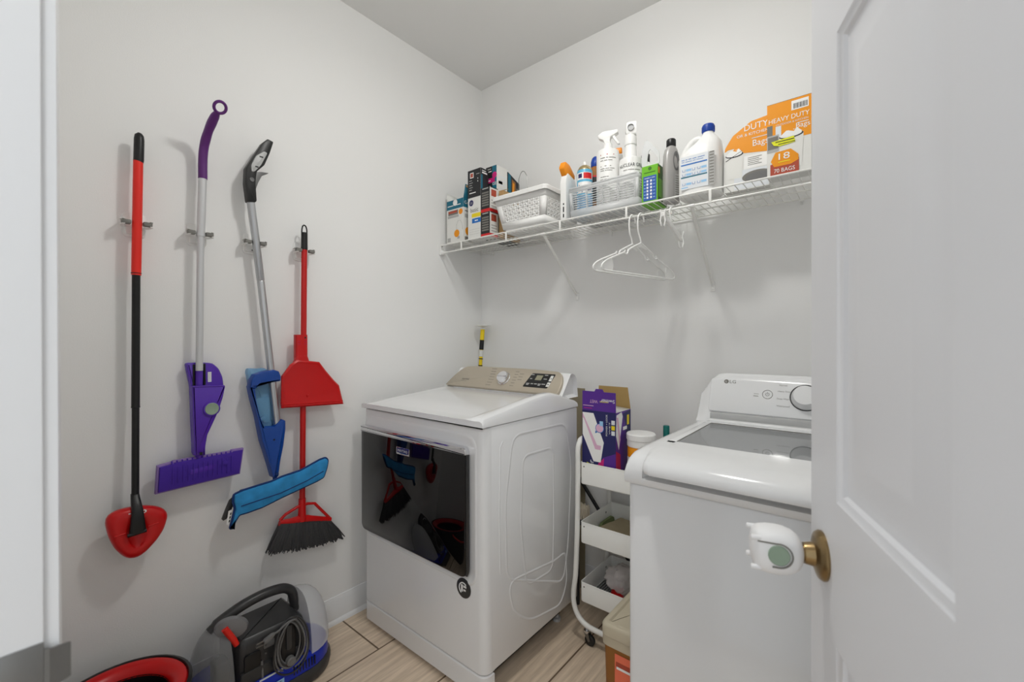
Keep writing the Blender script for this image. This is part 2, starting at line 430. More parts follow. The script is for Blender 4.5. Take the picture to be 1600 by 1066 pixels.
# door leaf, opened into the room
E2 = Vector((1.739, -1.109, 0)); H2 = Vector((1.996, -1.862, 0))
DD = (E2-H2).normalized(); DN = Vector((-DD.y, DD.x, 0))     # DN: visible hall-side face normal
DW = (E2-H2).length; DT = 0.035; DZ0 = 0.008; DZ1 = 2.035
door = bpy.data.objects.new('door_1', None); door.location = H2; COL.objects.link(door); door['kind'] = 'structure'
def door_leaf():
    mm = MB()
    stile = .108; mid = .075; pw = (DW-2*stile-mid)/2
    cols = [(stile, stile+pw), (stile+pw+mid, DW-stile)]
    rows = [(.24, .84), (1.027, 1.634), (1.735, 1.925)]
    xs = sorted({0, DW, *[c for a in cols for c in a]}); zs = sorted({DZ0, DZ1, *[c for a in rows for c in a]})
    for side in (0, 1):
        # local: x from the free edge, y = z world, depth out of face
        if side == 0: M = frame(E2, -DD, (0, 0, 1))
        else: M = frame(H2-DN*DT, DD, (0, 0, 1))
        if (M.to_3x3() @ Vector((0, 0, 1))).dot(DN if side == 0 else -DN) < 0: raise RuntimeError('door frame')
        for i in range(len(xs)-1):
            for j in range(len(zs)-1):
                x0, x1, z0, z1 = xs[i], xs[i+1], zs[j], zs[j+1]
                if (x0, x1) in cols and (z0, z1) in rows:
                    steps = [(0, 0), (.004, -.003), (.009, -.0045), (.013, -.0085), (.020, -.0095), (.028, -.0095), (.062, -.002), (.07, -.0015)]
                    rs = [[(x0+o, z0+o, d), (x1-o, z0+o, d), (x1-o, z1-o, d), (x0+o, z1-o, d)] for o, d in steps]
                    mm.rings(rs, DOORP, M, cap0=False)
                else: mm.add([(x0, z0, 0), (x1, z0, 0), (x1, z1, 0), (x0, z1, 0)], [(0, 1, 2, 3)], DOORP, M)
    a, b = E2, H2; c, d = H2-DN*DT, E2-DN*DT
    P = [a, b, c, d]
    vs = [p+Vector((0, 0, DZ0)) for p in P]+[p+Vector((0, 0, DZ1)) for p in P]
    mm.add(vs, [(0, 1, 5, 4), (1, 2, 6, 5), (2, 3, 7, 6), (3, 0, 4, 7), (0, 3, 2, 1), (4, 5, 6, 7)][1::2]+[(0, 3, 2, 1), (4, 5, 6, 7)], DOORP)
    mm.keep = True
    mm.build('leaf', door, sharp=25)
door_leaf()
KZ = 0.934
kc = E2-DD*0.055+Vector((0, 0, KZ))
KM = frame(kc, -DD, (0, 0, 1))
m = MB(); m.lathe([(0.0, 0.0), (.0335, 0.0), (.0338, .003), (.031, .007), (.024, .0095), (.0165, .012), (.0145, .022), (.014, .0235), (0, .0235)], BRASS, KM); ros = m.build('knob_rosette', door)
m = MB(); m.lathe([(0, .022), (.0115, .022), (.0115, .032), (.018, .040), (.0235, .050), (.0245, .062), (.020, .073), (.010, .078), (0, .0785)], BRASS, KM); m.build('door_knob', door)
m = MB(); M2 = frame(kc-DN*DT, DD, (0, 0, 1))
m.lathe([(0.0, 0.0), (.0335, 0.0), (.0338, .003), (.031, .007), (.0165, .012), (.0145, .025), (.0235, .040), (.027, .052), (.022, .064), (0, .068)], BRASS, M2); m.build('inner_knob', door)
for hz in (0.25, 1.02, 1.82):
    m = MB(); m.tube([H2-DN*(DT+.004)+Vector((0, 0, hz-.045)), H2-DN*(DT+.004)+Vector((0, 0, hz+.045))], .006, BRASS); m.build('hinge', door)
# child-safety cover over the knob
kcov = thing('door_knob_cover', 'white child-safety cover over the brass door knob with grey-green button', 'knob cover', kc+DN*.024)
m = MB()
def sq(th, p=3.2): return 1/((abs(math.cos(th))**p+abs(math.sin(th))**p)**(1/p))
prof = [(.0125, .0255), (.017, .027), (.0235, .031), (.0285, .038), (.0315, .047), (.0328, .057), (.0325, .069), (.0305, .080), (.0255, .0870), (.016, .090), (.006, .0905)]
rings = []
for r, z in prof: rings.append([(r*math.cos(2*PI*k/40)*(1+.5*(sq(2*PI*k/40)-1)*min(1, r/.03)), r*math.sin(2*PI*k/40)*(1+.5*(sq(2*PI*k/40)-1)*min(1, r/.03)), z) for k in range(40)])
m.rings(rings, KCOV, KM, cap0=False)
for (a, b) in ((.021, .021), (-.021, .021), (.021, -.021), (-.021, -.021)):
    m.lathe([(.0036, .080), (.0036, .0915), (.0025, .093), (0, .093)], KCOV, KM @ UP(a, b, 0), n=12)
m.build('shell', kcov)
# round button pad on the side that faces the camera (towards the doorway)
side = -DN*0.0
BO = kc+DN*.060-DD*.0325+Vector((0, 0, .004))
BM_ = frame(BO, DN, (0, 0, 1))
if (BM_.to_3x3() @ Vector((0, 0, 1))).dot(-DD) < 0: BM_ = frame(BO, -DN, (0, 0, 1))
m = MB(); m.lathe([(.0135, -.002), (.0135, .0012), (.012, .0025), (.009, .0018), (.006, .0024), (.002, .0018), (0, .0018)], SAGE, BM_); m.build('button', kcov)
m = MB(); arc = [(.0165*math.cos(a)*(1), .0165*math.sin(a), .0008) for a in [math.radians(x) for x in range(-100, 101, 10)]]
sgn = 1 if (BM_.to_3x3() @ Vector((1, 0, 0))).dot(-DN) > 0 else -1
arc = [(sgn*x, y, z) for x, y, z in arc]+[(-sgn*.026, .0165, -.001)]
m.tube([(-sgn*.008, -.0165, .0005)]+arc, .0011, GRYP, 6, BM_); m.build('button_slot', kcov)

# ceiling lamps
cl = thing('ceiling_light', 'round white flush ceiling light of the laundry room', 'ceiling light', (LAMP_XYZ[0], LAMP_XYZ[1], CH))
MB().lathe([(0, 0), (.15, 0), (.15, -.03), (.14, -.035), (0, -.035)], WPL, UP(LAMP_XYZ[0], LAMP_XYZ[1], CH)).build('base', cl)
MB().lathe([(.013, -.035), (.013, -.06), (0, -.06)], WPL, UP(LAMP_XYZ[0], LAMP_XYZ[1], CH), n=12).build('socket', cl)

# ------------------------------------------------------------------ tools hanging on the left wall (local: x = along wall (+y), y = up, z = out of the wall)
LW = frame((0, 0, 0), (0, 1, 0), (0, 0, 1))
PD = 0.047                               # distance of the hanging poles from the wall
# four spring grips
def make_holder(y, z):
    t = thing('tool_holder', '', 'tool holder', (0, y, z), 'tool holders on the left wall')
    M = LW @ UP(y, z, 0)
    m = MB(); m.prism(rrect(.058, .076, .012), 0.0005, .004, WPL, .0015, M); m.prism(roundpoly([(-.023, -.030), (.023, -.030), (.023, .0), (-.023, .0)], .006), .004, .014, WPL, .004, M); m.build('back_plate', t)
    for s in (-1, 1):
        m = MB()
        a = [(s*.020, .004), (s*.034, .010), (s*.040, .042), (s*.036, .056), (s*.030, .058), (s*.032, .046), (s*.026, .022), (s*.014, .014)]
        A = frame((0, y, z), (0, 1, 0), (1, 0, 0))
        m.prism([(p[0], p[1]) for p in a], -.009, -.0072, WPL, 0, A); m.prism([(p[0], p[1]) for p in a], .0072, .009, WPL, 0, A)
        m.build('arm', t)
        m = MB(); m.box(min(s*.0145, s*.037), max(s*.0145, s*.037), -.0065, .0065, .034, .054, GRIP, .003, M=M); m.build('grip_roller', t)
    m = MB(); m.lathe([(0, .014), (.003, .014), (.0025, .0155), (0, .016)], NICKEL, M @ UP(0, -.024, 0), n=10); m.build('screw', t)
    return t
h0 = make_holder(-1.606, 1.604)
h0['label'] = 'grey wall grip behind the red and black spin mop pole'
dup(h0, (0, -1.440, 1.603), 'grey wall grip behind the silver pole of the purple mop')
dup(h0, (0, -1.268, 1.601), 'grey wall grip behind the tilted silver pole of the blue spray mop')
dup(h0, (0, -1.084, 1.600), 'grey wall grip behind the short red broom pole')

# spin mop
sm = thing('spin_mop', 'red and black spin mop with rounded triangular red head, leftmost tool on the wall', 'mop', (PD, -1.605, 0.56), 'cleaning tools on the left wall')
def wp(y, z, d=PD): return Vector((d, y, z))
m = MB(); m.tube([wp(-1.603, 1.795), wp(-1.602, 1.80), wp(-1.6005, 1.866), wp(-1.600, 1.878), wp(-1.5985, 1.885)], [.0128, .0132, .0130, .0115, .006], BLK, 16); m.build('end_cap', sm)
m = MB(); m.tube([wp(-1.609, 1.441), wp(-1.603, 1.797)], [.0125, .0125], REDC, 16); m.build('upper_pole', sm)
m = MB(); m.tube([wp(-1.609, 1.448), wp(-1.6092, 1.440), wp(-1.612, 1.035), wp(-1.612, 1.03), wp(-1.612, 1.028), wp(-1.616, .745, .06)], [.0135, .0105, .0105, .0115, .0095, .0095], BLK, 14); m.build('lower_pole', sm)
sm_out = [(165.2, 821.8), (167, 812), (172.5, 806), (184, 799.8), (200.6, 795.3), (219.8, 792.3), (235, 792), (245.7, 793), (256, 796), (262, 801), (263.1, 808), (258, 826.3), (245.7, 845.4), (228.8, 863.4), (217.5, 871.9), (204, 875.2), (192.8, 871.3), (179.3, 859), (170.3, 842)]
sm_out = [(-1.686, 0.6961), (-1.6835, 0.7136), (-1.6758, 0.7224), (-1.6596, 0.7291), (-1.6357, 0.7304), (-1.6072, 0.7276), (-1.584, 0.7212), (-1.5672, 0.7142), (-1.5508, 0.7031), (-1.5412, 0.69), (-1.5394, 0.6752), (-1.5478, 0.6407), (-1.5676, 0.609), (-1.594, 0.5829), (-1.6112, 0.5729), (-1.6313, 0.5743), (-1.6476, 0.5882), (-1.6667, 0.6191), (-1.6791, 0.6557)]
def resample(poly, c, n):
    """radial resampling of a closed outline about c"""
    out = []
    N = len(poly)
    for k in range(n):
        a = 2*PI*k/n; dx, dy = math.cos(a), math.sin(a); best = None
        for i in range(N):
            x1, y1 = poly[i][0]-c[0], poly[i][1]-c[1]; x2, y2 = poly[(i+1) % N][0]-c[0], poly[(i+1) % N][1]-c[1]
            den = dx*(y2-y1)-dy*(x2-x1)
            if abs(den) < 1e-12: continue
            t = (x1*(y2-y1)-y1*(x2-x1))/den; u = (x1*dy-y1*dx)/den
            if t > 0 and -1e-6 <= u <= 1+1e-6 and (best is None or t > best): best = t
        out.append((c[0]+dx*best, c[1]+dy*best))
    return out
c0 = (-1.615, 0.655)
ol = resample(roundpoly(sm_out, .012, 3), c0, 56)
def sc_(pl, c, k): return [(c[0]+(x-c[0])*k, c[1]+(y-c[1])*k) for x, y in pl]
ov = [(c0[0]+.021*math.cos(2*PI*k/56)*(1 if math.sin(2*PI*k/56) > 0 else .9), c0[1]-.006+.046*math.sin(2*PI*k/56)) for k in range(56)]
ov2 = sc_(ov, (c0[0], c0[1]-.006), .78)
R_ = [[(x, y, .058) for x, y in sc_(ol, c0, .97)], [(x, y, .062) for x, y in ol], [(x, y, .074) for x, y in ol], [(x, y, .082) for x, y in sc_(ol, c0, .965)], [(x, y, .088) for x, y in sc_(ol, c0, .88)], [(x, y, .0905) for x, y in sc_(ol, c0, .70)],
      [(x*.5+p*.5, y*.5+q*.5, .0885) for (x, y), (p, q) in zip(sc_(ol, c0, .55), ov)], [(x, y, .0855) for x, y in ov], [(x, y, .079) for x, y in ov2]]
m = MB(); m.rings(R_, RED, LW)
m.tube([(-1.668, .6575, .0895), (-1.643, .660, .0885)], .002, RED, 8, LW); m.tube([(-1.590, .6635, .0885), (-1.565, .667, .0895)], .002, RED, 8, LW)
ringO = [(x, y) for x, y in ell(.0062, .0052, 20)]
for i in range(20):
    a, b = ringO[i], ringO[(i+1) % 20]; o_ = (-1.6004, .7135)
    m.add([(o_[0]+a[0], o_[1]+a[1], .0905), (o_[0]+b[0], o_[1]+b[1], .0905), (o_[0]+b[0]*.45, o_[1]+b[1]*.45, .0910), (o_[0]+a[0]*.45, o_[1]+a[1]*.45, .0910)], [(0, 1, 2, 3)], WHTP, LW)
m.box(-1.6365, -1.6305, .7140, .7170, .0870, .0895, WHTP, .0008, M=LW)
m.build('mop_head', sm, sharp=60)
m = MB()
m.rings([[(-1.6168+a*w_, zz, d+b*h_) for a, b in rrect(2, 2, .6, 3)] for zz, w_, h_, d in ((.765, .0100, .0105, .060), (.750, .0110, .012, .068), (.725, .0135, .012, .090), (.690, .0165, .010, .096), (.655, .0200, .007, .096))], BLK, LW)
m.tube([(-1.6405, .6535, .098), (-1.5965, .657, .098)], .0055, BLK, 10, LW)
m.build('swivel_joint', sm)
m = MB(); m.rings([[(x, y, .050) for x, y in sc_(ol, c0, .93)], [(x, y, .0585) for x, y in sc_(ol, c0, .985)]], BLK, LW); m.build('head_rim', sm)

# purple flat mop
pm = thing('flat_mop', 'purple mop with curved plum handle, silver pole and rectangular purple head', 'mop', (PD, -1.44, 0.75), 'cleaning tools on the left wall')
hp = spline([(-1.4335, 1.790, .047), (-1.4330, 1.86, .048), (-1.431, 1.905, .058), (-1.4275, 1.945, .088), (-1.423, 1.975, .125), (-1.4195, 1.990, .150)], 5)
m = MB(); m.tube(hp, [.0135]*10+[.0135+.0005*math.sin(k) for k in range(len(hp)-14)]+[.012, .0105, .009, .007], PURH, 14, LW)
rc = Vector((-1.417, 2.001, .166)); pr = [(rc+Vector((.017*math.cos(a), .0145*math.sin(a), .0115*math.sin(a)))) for a in [2*PI*k/24 for k in range(24)]]
m.tube(pr, .0048, PURH, 8, LW, closed=True); m.build('handle', pm)
m = MB(); m.tube([(-1.4400, 1.60, .047), (-1.4338, 1.797, .047)], .0125, POLEM, 16, LW); m.tube([(-1.447, 1.135, .052), (-1.4400, 1.62, .047), (-1.4400, 1.575, .047)][:2], .0108, POLEM, 16, LW); m.tube([(-1.4403, 1.592, .047), (-1.440, 1.603, .047)], .0130, POLEM, 14, LW); m.build('pole', pm)
pbody = [(-1.4823, 1.1611), (-1.469, 1.1627), (-1.4457, 1.1628), (-1.4048, 1.1589), (-1.3857, 1.139), (-1.3742, 1.1092), (-1.3703, 1.0751), (-1.3783, 1.0354), (-1.392, 0.99), (-1.4093, 0.948), (-1.4245, 0.913), (-1.4302, 0.8768), (-1.4312, 0.8442), (-1.463, 0.8487), (-1.4637, 0.8983), (-1.4662, 0.9631), (-1.4677, 1.0384), (-1.4693, 1.0857), (-1.4763, 1.1246)]
m = MB(); m.prism(roundpoly(pbody, .008, 2), .022, .044, PUR, .008, LW)
m.tube([(-1.447, 1.085, .050), (-1.446, 1.146, .050)], .0105, PUR, 12, LW)
m.tube([(-1.4605, 1.085, .0445), (-1.4605, 1.156, .0445)], .0035, BLK, 6, LW); m.tube([(-1.431, 1.085, .0445), (-1.431, 1.158, .0445)], .0045, BLK, 6, LW)
m.rect(-1.4205, -1.410, 1.094, 1.1285, WHTP, LW, .0452)
for k in range(6): m.rect(-1.419, -1.4115, 1.098+k*.005, 1.0995+k*.005, LGRP, LW, .0456)
m.build('bottle_holder', pm)
pcov = [(-1.471, 1.0843), (-1.3734, 1.0783), (-1.3814, 1.0365), (-1.395, 0.9914), (-1.4122, 0.9497), (-1.4273, 0.9149), (-1.4329, 0.8789), (-1.4339, 0.8465), (-1.4656, 0.8509), (-1.4663, 0.9003), (-1.4687, 0.9647)]
m = MB(); m.prism(roundpoly(pcov, .003, 2), .040, .068, PUR, .006, LW)
m.tube([(-1.468, 1.0835, .066), (-1.3775, 1.078, .066)], .003, PUR, 8, LW); m.tube([(-1.449, .862, .075), (-1.449, .853, .076)], .0045, BLK, 8, LW); m.build('front_cover', pm)
m = MB(); m.lathe([(.021, .068), (.021, .0735), (.0185, .0755), (.0165, .0745), (.012, .0752), (.006, .074), (0, .074)], SAGE, LW @ UP(-1.4165, 1.0035, 0), n=28); m.lathe([(.0245, .066), (.0245, .073), (.0205, .0738)], PUR, LW @ UP(-1.4165, 1.0035, 0), n=28); m.build('round_button', pm)
hd = [(-1.5665, 0.7475), (-1.5613, 0.8367), (-1.5219, 0.8413), (-1.5202, 0.844), (-1.3533, 0.8439), (-1.3513, 0.8469), (-1.3134, 0.8463), (-1.3262, 0.7554)]
m = MB(); m.prism(inset(hd[::-1], .005), .034, .066, PURC, .004, LW)
for k in range(13):
    x = -1.525+.014*k; m.tube([(x, .845, .058), (x+.0015, .822-.006*(k % 2), .0672), (x+.001, .772, .0672)], .0022, PURC, 6, LW)
m.prism([(-1.478, .790), (-1.474, .807), (-1.405, .812), (-1.408, .795)], .064, .0675, PUR, .002, LW); m.lathe([(.008, .066), (.008, .068), (.006, .069), (0, .069)], PURC, LW @ UP(-1.375, .808, 0), n=16)
m.build('mop_pad', pm)
m = MB(); m.prism(hd[::-1], .040, .058, PURE, .003, LW); m.build('pad_edge', pm)
m = MB(); m.tube([(-1.449, .870, .058), (-1.449, .838, .052)], .010, PUR, 12, LW); m.build('neck_joint', pm)

# blue spray mop
bmop = thing('spray_mop', 'blue spray mop with tilted silver pole, black trigger handle and bent blue pad', 'mop', (PD, -1.22, 0.6), 'cleaning tools on the left wall')
bh = [(-1.2769, 1.7442), (-1.3023, 1.7403), (-1.3105, 1.8075), (-1.3082, 1.8612), (-1.2849, 1.908), (-1.2522, 1.9708), (-1.2344, 1.9914), (-1.2141, 1.9866), (-1.2278, 1.9386), (-1.2459, 1.8898), (-1.2722, 1.8581), (-1.2766, 1.817), (-1.2725, 1.75)]
m = MB(); m.prism(roundpoly(bh, .004, 2), .045, .073, BLK, .003, LW)
m.lathe([(.0075, .070), (.0075, .0755), (.0055, .0755), (.005, .0742), (0, .0742)], MGR, LW @ UP(-1.2895, 1.823, 0), n=16); m.build('handle', bmop)
bh2 = [(-1.2911, 1.8512), (-1.2931, 1.8738), (-1.276, 1.9143), (-1.2476, 1.9402), (-1.2365, 1.9367), (-1.2588, 1.8845), (-1.2805, 1.8544)]
m = MB(); m.prism(roundpoly(bh2, .008, 3), .068, .0765, LGR, .003, LW); m.box(-1.265, -1.2525, 1.912, 1.917, .0762, .0772, BLK, 0, M=LW); m.box(-1.2795, -1.269, 1.871, 1.876, .0762, .0772, BLK, 0, M=LW); m.build('handle_inlay', bmop)
tg = [(-1.2765, 1.8569), (-1.2548, 1.8634), (-1.2281, 1.8665), (-1.2526, 1.8498), (-1.2658, 1.82), (-1.2746, 1.7917), (-1.2852, 1.8076)]
m = MB(); m.prism(roundpoly(tg, .003, 2), .052, .066, MGR, .0012, LW); m.build('trigger', bmop)
m = MB(); m.tube([(-1.2895, 1.760, .056), (-1.2675, 1.60, .049), (-1.2525, 1.463, .049), (-1.2522, 1.46, .049), (-1.2517, 1.457, .049), (-1.1985, .908, .056)], [.0135, .0135, .0135, .0118, .0128, .0128], STEEL, 16, LW); m.build('pole', bmop)
bbody = [(-1.298, 1.0666), (-1.2947, 1.0921), (-1.284, 1.1125), (-1.2513, 1.1224), (-1.2176, 1.1265), (-1.1992, 1.1194), (-1.1922, 1.0993), (-1.1901, 1.045), (-1.1903, 0.9712), (-1.1834, 0.9333), (-1.1739, 0.927), (-1.174, 0.8948), (-1.1814, 0.8341), (-1.1933, 0.7749), (-1.2005, 0.7176), (-1.2189, 0.7173), (-1.2301, 0.7636), (-1.2456, 0.8223), (-1.2566, 0.8603), (-1.2737, 0.9581), (-1.2886, 1.0188)]
m = MB()
top = [(-1.298, 1.0666), (-1.2947, 1.0921), (-1.284, 1.1125), (-1.2513, 1.1224), (-1.2176, 1.1265), (-1.1992, 1.1194), (-1.1922, 1.0993), (-1.1935, 1.0820), (-1.235, 1.0785), (-1.266, 1.0745), (-1.2800, 1.0600)]
m.prism(roundpoly(top, .003, 2), .040, .080, BLU, .006, LW)
lft = [(-1.298, 1.0700), (-1.2800, 1.0640), (-1.2772, 1.0185), (-1.2644, .9579), (-1.2513, .9156), (-1.2154, .9104), (-1.196, .9290), (-1.184, .9333), (-1.1739, .927), (-1.174, .8948), (-1.1814, .8341), (-1.1933, .7749), (-1.2005, .7176), (-1.2189, .7173), (-1.2301, .7636), (-1.2456, .8223), (-1.2566, .8603), (-1.2737, .9581), (-1.2886, 1.0188)]
m.prism(roundpoly(lft, .002, 2), .034, .074, BLU, .005, LW)
m.tube([(-1.217, .862, .0742), (-1.217, .862, .0752)], .0035, BLK, 10, LW); m.tube([(-1.209, .735, .072), (-1.205, .726, .0735)], .006, BLUE_EDGE, 8, LW)
m.build('bottle_cradle', bmop)
bbt = [(-1.2990, 1.1210), (-1.2953, 1.1338), (-1.2846, 1.1343), (-1.2629, 1.1317), (-1.240, 1.1335), (-1.215, 1.12), (-1.196, 1.0439), (-1.1870, .9412), (-1.2028, .8932), (-1.2438, .9095), (-1.2807, 1.0171)]
m = MB(); m.prism(roundpoly(bbt, .004, 2), .026, .048, BLUCL, .007, LW); m.prism(roundpoly([(-1.275, .99), (-1.272, 1.02), (-1.222, 1.025), (-1.222, .925), (-1.245, .925)], .008, 2), .048, .052, BLUCL, .002, LW)
m.lathe([(.009, .050), (.009, .056), (.006, .057), (0, .057)], BLUCL, LW @ UP(-1.247, .944, 0), n=14); m.build('bottle', bmop)
m = MB(); m.rect(-1.2065, -1.196, .9725, 1.066, WHTP, LW, .0500)
for k in range(9): m.rect(-1.200, -1.197, .980+k*.0088, .984+k*.0088, LGRP, LW, .0504)
m.build('bottle_label', bmop)
bp = [(-1.3558, 0.6954), (-1.3255, 0.703), (-1.2289, 0.7104), (-1.1945, 0.7187), (-1.1223, 0.7261), (-1.045, 0.7522), (-1.0208, 0.7549), (-1.0099, 0.742), (-1.0155, 0.7115), (-1.0292, 0.6753), (-1.0559, 0.6663), (-1.1226, 0.6531), (-1.1948, 0.6384), (-1.2624, 0.6222), (-1.3155, 0.6176), (-1.338, 0.6178), (-1.3502, 0.599), (-1.3602, 0.5753), (-1.3681, 0.5802), (-1.3601, 0.609), (-1.352, 0.6447), (-1.3579, 0.6713)]
m = MB(); bpr = roundpoly(bp, .006, 2); m.prism(inset(bpr, .003), .072, .092, BLUP, .004, LW)
m.tube([(-1.335, .650, .0918), (-1.20, .660, .0918), (-1.10, .682, .0918), (-1.035, .703, .0918)], .0022, BLUE_EDGE, 6, LW); m.build('mop_pad', bmop)
m = MB(); m.tube([(x, y, .082) for x, y in bpr], .0036, BLUE_EDGE, 8, LW, closed=True); m.build('pad_piping', bmop)
bb = [(-1.3369, 0.689), (-1.361, 0.6709), (-1.373, 0.6429), (-1.3848, 0.6108), (-1.3809, 0.6051), (-1.3711, 0.6086), (-1.3572, 0.6313)]
m = MB(); m.prism(bb, .054, .066, DGR, .004, LW); m.box(-1.33, -1.04, .672, .700, .056, .070, DGR, .004, M=LW @ UP(0, 0, 0)); m.build('pad_plate', bmop)
m = MB(); m.prism([(-1.3696, .6394), (-1.3517, .6429), (-1.3599, .5845), (-1.3756, .5943)], .0755, .077, WHTP, 0, LW)
for k in range(3): m.poly([(-1.3660+.002*k-.004, .60+.012*k), (-1.362+.002*k-.004, .6005+.012*k), (-1.360+.002*k-.004, .6085+.012*k), (-1.364+.002*k-.004, .608+.012*k)], BLKP, LW, .0774)
m.build('care_tag', bmop)
m = MB(); m.tube([(-1.2085, .735, .055), (-1.2095, .700, .064)], .008, BLU, 10, LW); m.build('swivel_joint', bmop)

# red broom and the dustpan clipped to its pole
br = thing('broom', 'red broom with dark grey bristles, rightmost tool on the wall', 'broom', (PD, -1.10, 0.38), 'cleaning tools on the left wall')
m = MB(); m.tube([(-1.0885, 1.603, .047), (-1.0880, 1.672, .047)], [.0125, .0120], BLK, 16, LW)
lp = spline([(-1.0982, 1.668, .047), (-1.0978, 1.683, .047), (-1.0945, 1.697, .047), (-1.0880, 1.702, .047), (-1.0815, 1.697, .047), (-1.0782, 1.683, .047), (-1.0780, 1.668, .047)], 4)
m.tube(lp, .0028, BLK, 8, LW); m.build('hang_cap', br)
m = MB(); m.tube([(-1.1005, .545, .047), (-1.0885, 1.606, .047)], .0112, REDP, 14, LW); m.build('pole', br)
bhd = [(-1.1894, 0.5299), (-1.1847, 0.5481), (-1.1189, 0.5687), (-1.1114, 0.5782), (-1.0755, 0.5735), (-1.0545, 0.5655), (-0.9836, 0.4863), (-0.9808, 0.4689), (-1.0333, 0.4815), (-1.1116, 0.5027), (-1.1488, 0.515)]
m = MB()
m.tube([(-1.186, .540, .047), (-1.165, .556, .047), (-1.118, .572, .047), (-1.078, .573, .047), (-1.050, .566, .047), (-.985, .484, .047)], .0058, RED, 10, LW)
m.tube([(-1.188, .530, .047), (-1.150, .521, .047), (-1.100, .519, .047), (-1.06, .504, .047), (-.982, .476, .047)], [.0085, .011, .013, .011, .0085], RED, 10, LW, sq=(1, 1.3))
m.tube([(-1.1015, .51, .047), (-1.1005, .60, .047)], [.016, .0135], RED, 12, LW); m.build('broom_head', br)
m = MB(); rb = random.Random(3)
for i in range(420):
    u = rb.random(); dd = rb.uniform(-.016, .016)
    x0 = -1.186+u*.204; y0 = .525-u*.054+.006*math.sin(u*3)
    x1 = -1.236+u*.311+rb.uniform(-.006, .006); y1 = .430-u*.046-.010*math.sin(u*PI)+rb.uniform(-.006, .008)
    m.tube([(x0, y0, .047+dd*.8), ((x0+x1)/2+.004*(u-.5), (y0+y1)/2, .047+dd), (x1, y1, .047+dd*1.25)], [.0028, .0026, .0018], BRIST, 4, LW)
core = [(-1.186, .528), (-.982, .474), (-.936, .392), (-.96, .388), (-1.03, .396), (-1.11, .409), (-1.18, .423), (-1.226, .436)]
m.prism(core, .034, .060, BRIST, .003, LW); m.build('bristles', br)
dp = thing('dustpan', 'red dustpan clipped upright on the broom pole', 'dustpan', (PD, -1.06, 0.965))
dpo = [(-1.0877, 1.1954), (-1.0865, 1.1623), (-1.0392, 1.1483), (-1.0095, 1.1085), (-0.9761, 1.0687), (-0.9533, 1.0451), (-0.9331, 0.9636), (-1.186, 0.9761), (-1.188, 0.9942), (-1.186, 1.0980), (-1.154, 1.1418), (-1.127, 1.1638), (-1.124, 1.1954)]
dpn = [(-1.127, 1.1600), (-1.0392, 1.1483), (-1.0095, 1.1085), (-0.9761, 1.0687), (-0.9533, 1.0451), (-0.9331, 0.9636), (-1.186, 0.9761), (-1.188, 0.9942), (-1.186, 1.0980), (-1.154, 1.1418)]
m = MB(); a0 = dpn[::-1]; a1 = inset(a0, .006); a2 = inset(a0, .014)
m.rings([[(x, y, .0605) for x, y in a0], [(x, y, .068) for x, y in a0], [(x, y, .0725) for x, y in a1], [(x, y, .0695) for x, y in a2]], RED, LW)
m.tube([(-1.188, .990, .0695), (-.938, .978, .0695)], .003, RED, 8, LW); m.lathe([(.006, .069), (.005, .0715), (0, .072)], RED, LW @ UP(-1.087, 1.015, 0), n=12)
m.build('pan', dp)
m = MB(); m.rings([[(-1.1060+a*.0235, zz, .050+b*dd) for a, b in rrect(2, 2, .5, 3)] for zz, dd in ((1.157, .017), (1.20, .0165), (1.2595, .0155))], RED, LW)
m.rings([[(-1.1060+a*ww, zz, .055+b*.014) for a, b in rrect(2, 2, .5, 3)] for zz, ww in ((1.150, .030), (1.175, .021))], RED, LW)
for k in (1.232, 1.222): m.box(-1.123, -1.113, k, k+.0022, .0655, .0668, CRIMP, 0, M=LW); m.box(-1.099, -1.089, k, k+.0022, .0655, .0668, CRIMP, 0, M=LW)
m.lathe([(.0035, .0655), (.0035, .0667), (0, .0667)], BLK, LW @ UP(-1.0945, 1.248, 0), n=10); m.build('handle_socket', dp)

# ------------------------------------------------------------------ dryer
DX0, DX1, DYF, DYB = .094, .816, -.850, -.250
dr = thing('dryer', 'white front-loading dryer with black glass door and champagne control panel', 'dryer', ((DX0+DX1)/2, (DYF+DYB)/2, 0))
m = MB()
m.box(DX0+.012, DX1, DYF+.03, DYB, .10, .941, ENAM, .006, 2)
m.box(DX0+.06, DX1-.06, DYF+.06, DYB-.05, .03, .11, BLK)
SD = RT(DX1, 0, 0)
def ridge(pts, r=.0042):
    q = pts; o = inset(q[::1], 0)
    rr_ = [[(x, y, z) for x, y in inset(q, i)] for i, z in ((-.006, -.0005), (-.003, .0013), (0, .0018), (.003, .0013), (.006, -.0005))]
    m.rings(rr_, ENAM, SD, cap0=False, cap1=False)
ridge(roundpoly([(-.700, .892), (-.345, .884), (-.300, .70), (-.325, .36), (-.365, .215), (-.735, .385), (-.742, .66)], .05, 5), .004)
ridge(roundpoly([(-.640, .806), (-.440, .800), (-.435, .50), (-.445, .30), (-.620, .312), (-.655, .55)], .04, 5), .0042)
ridge(roundpoly([(-.725, .372), (-.420, .330), (-.345, .34), (-.335, .20), (-.385, .128), (-.60, .17), (-.70, .25)], .05, 5), .004)
m.tube([(-.756, .88, -.0016), (-.770, .862, -.0016), (-.775, .60, -.0016), (-.770, .42, -.0016)], .0035, ENAM, 10, SD)
m.build('cabinet', dr)
m = MB()      # front panel with rounded vertical corners and recess for the door
fpo = rrect(DX1-DX0, .845, .004, 2, (DX0+DX1)/2, .0960+.845/2)
FF = FR(0, DYF, 0)
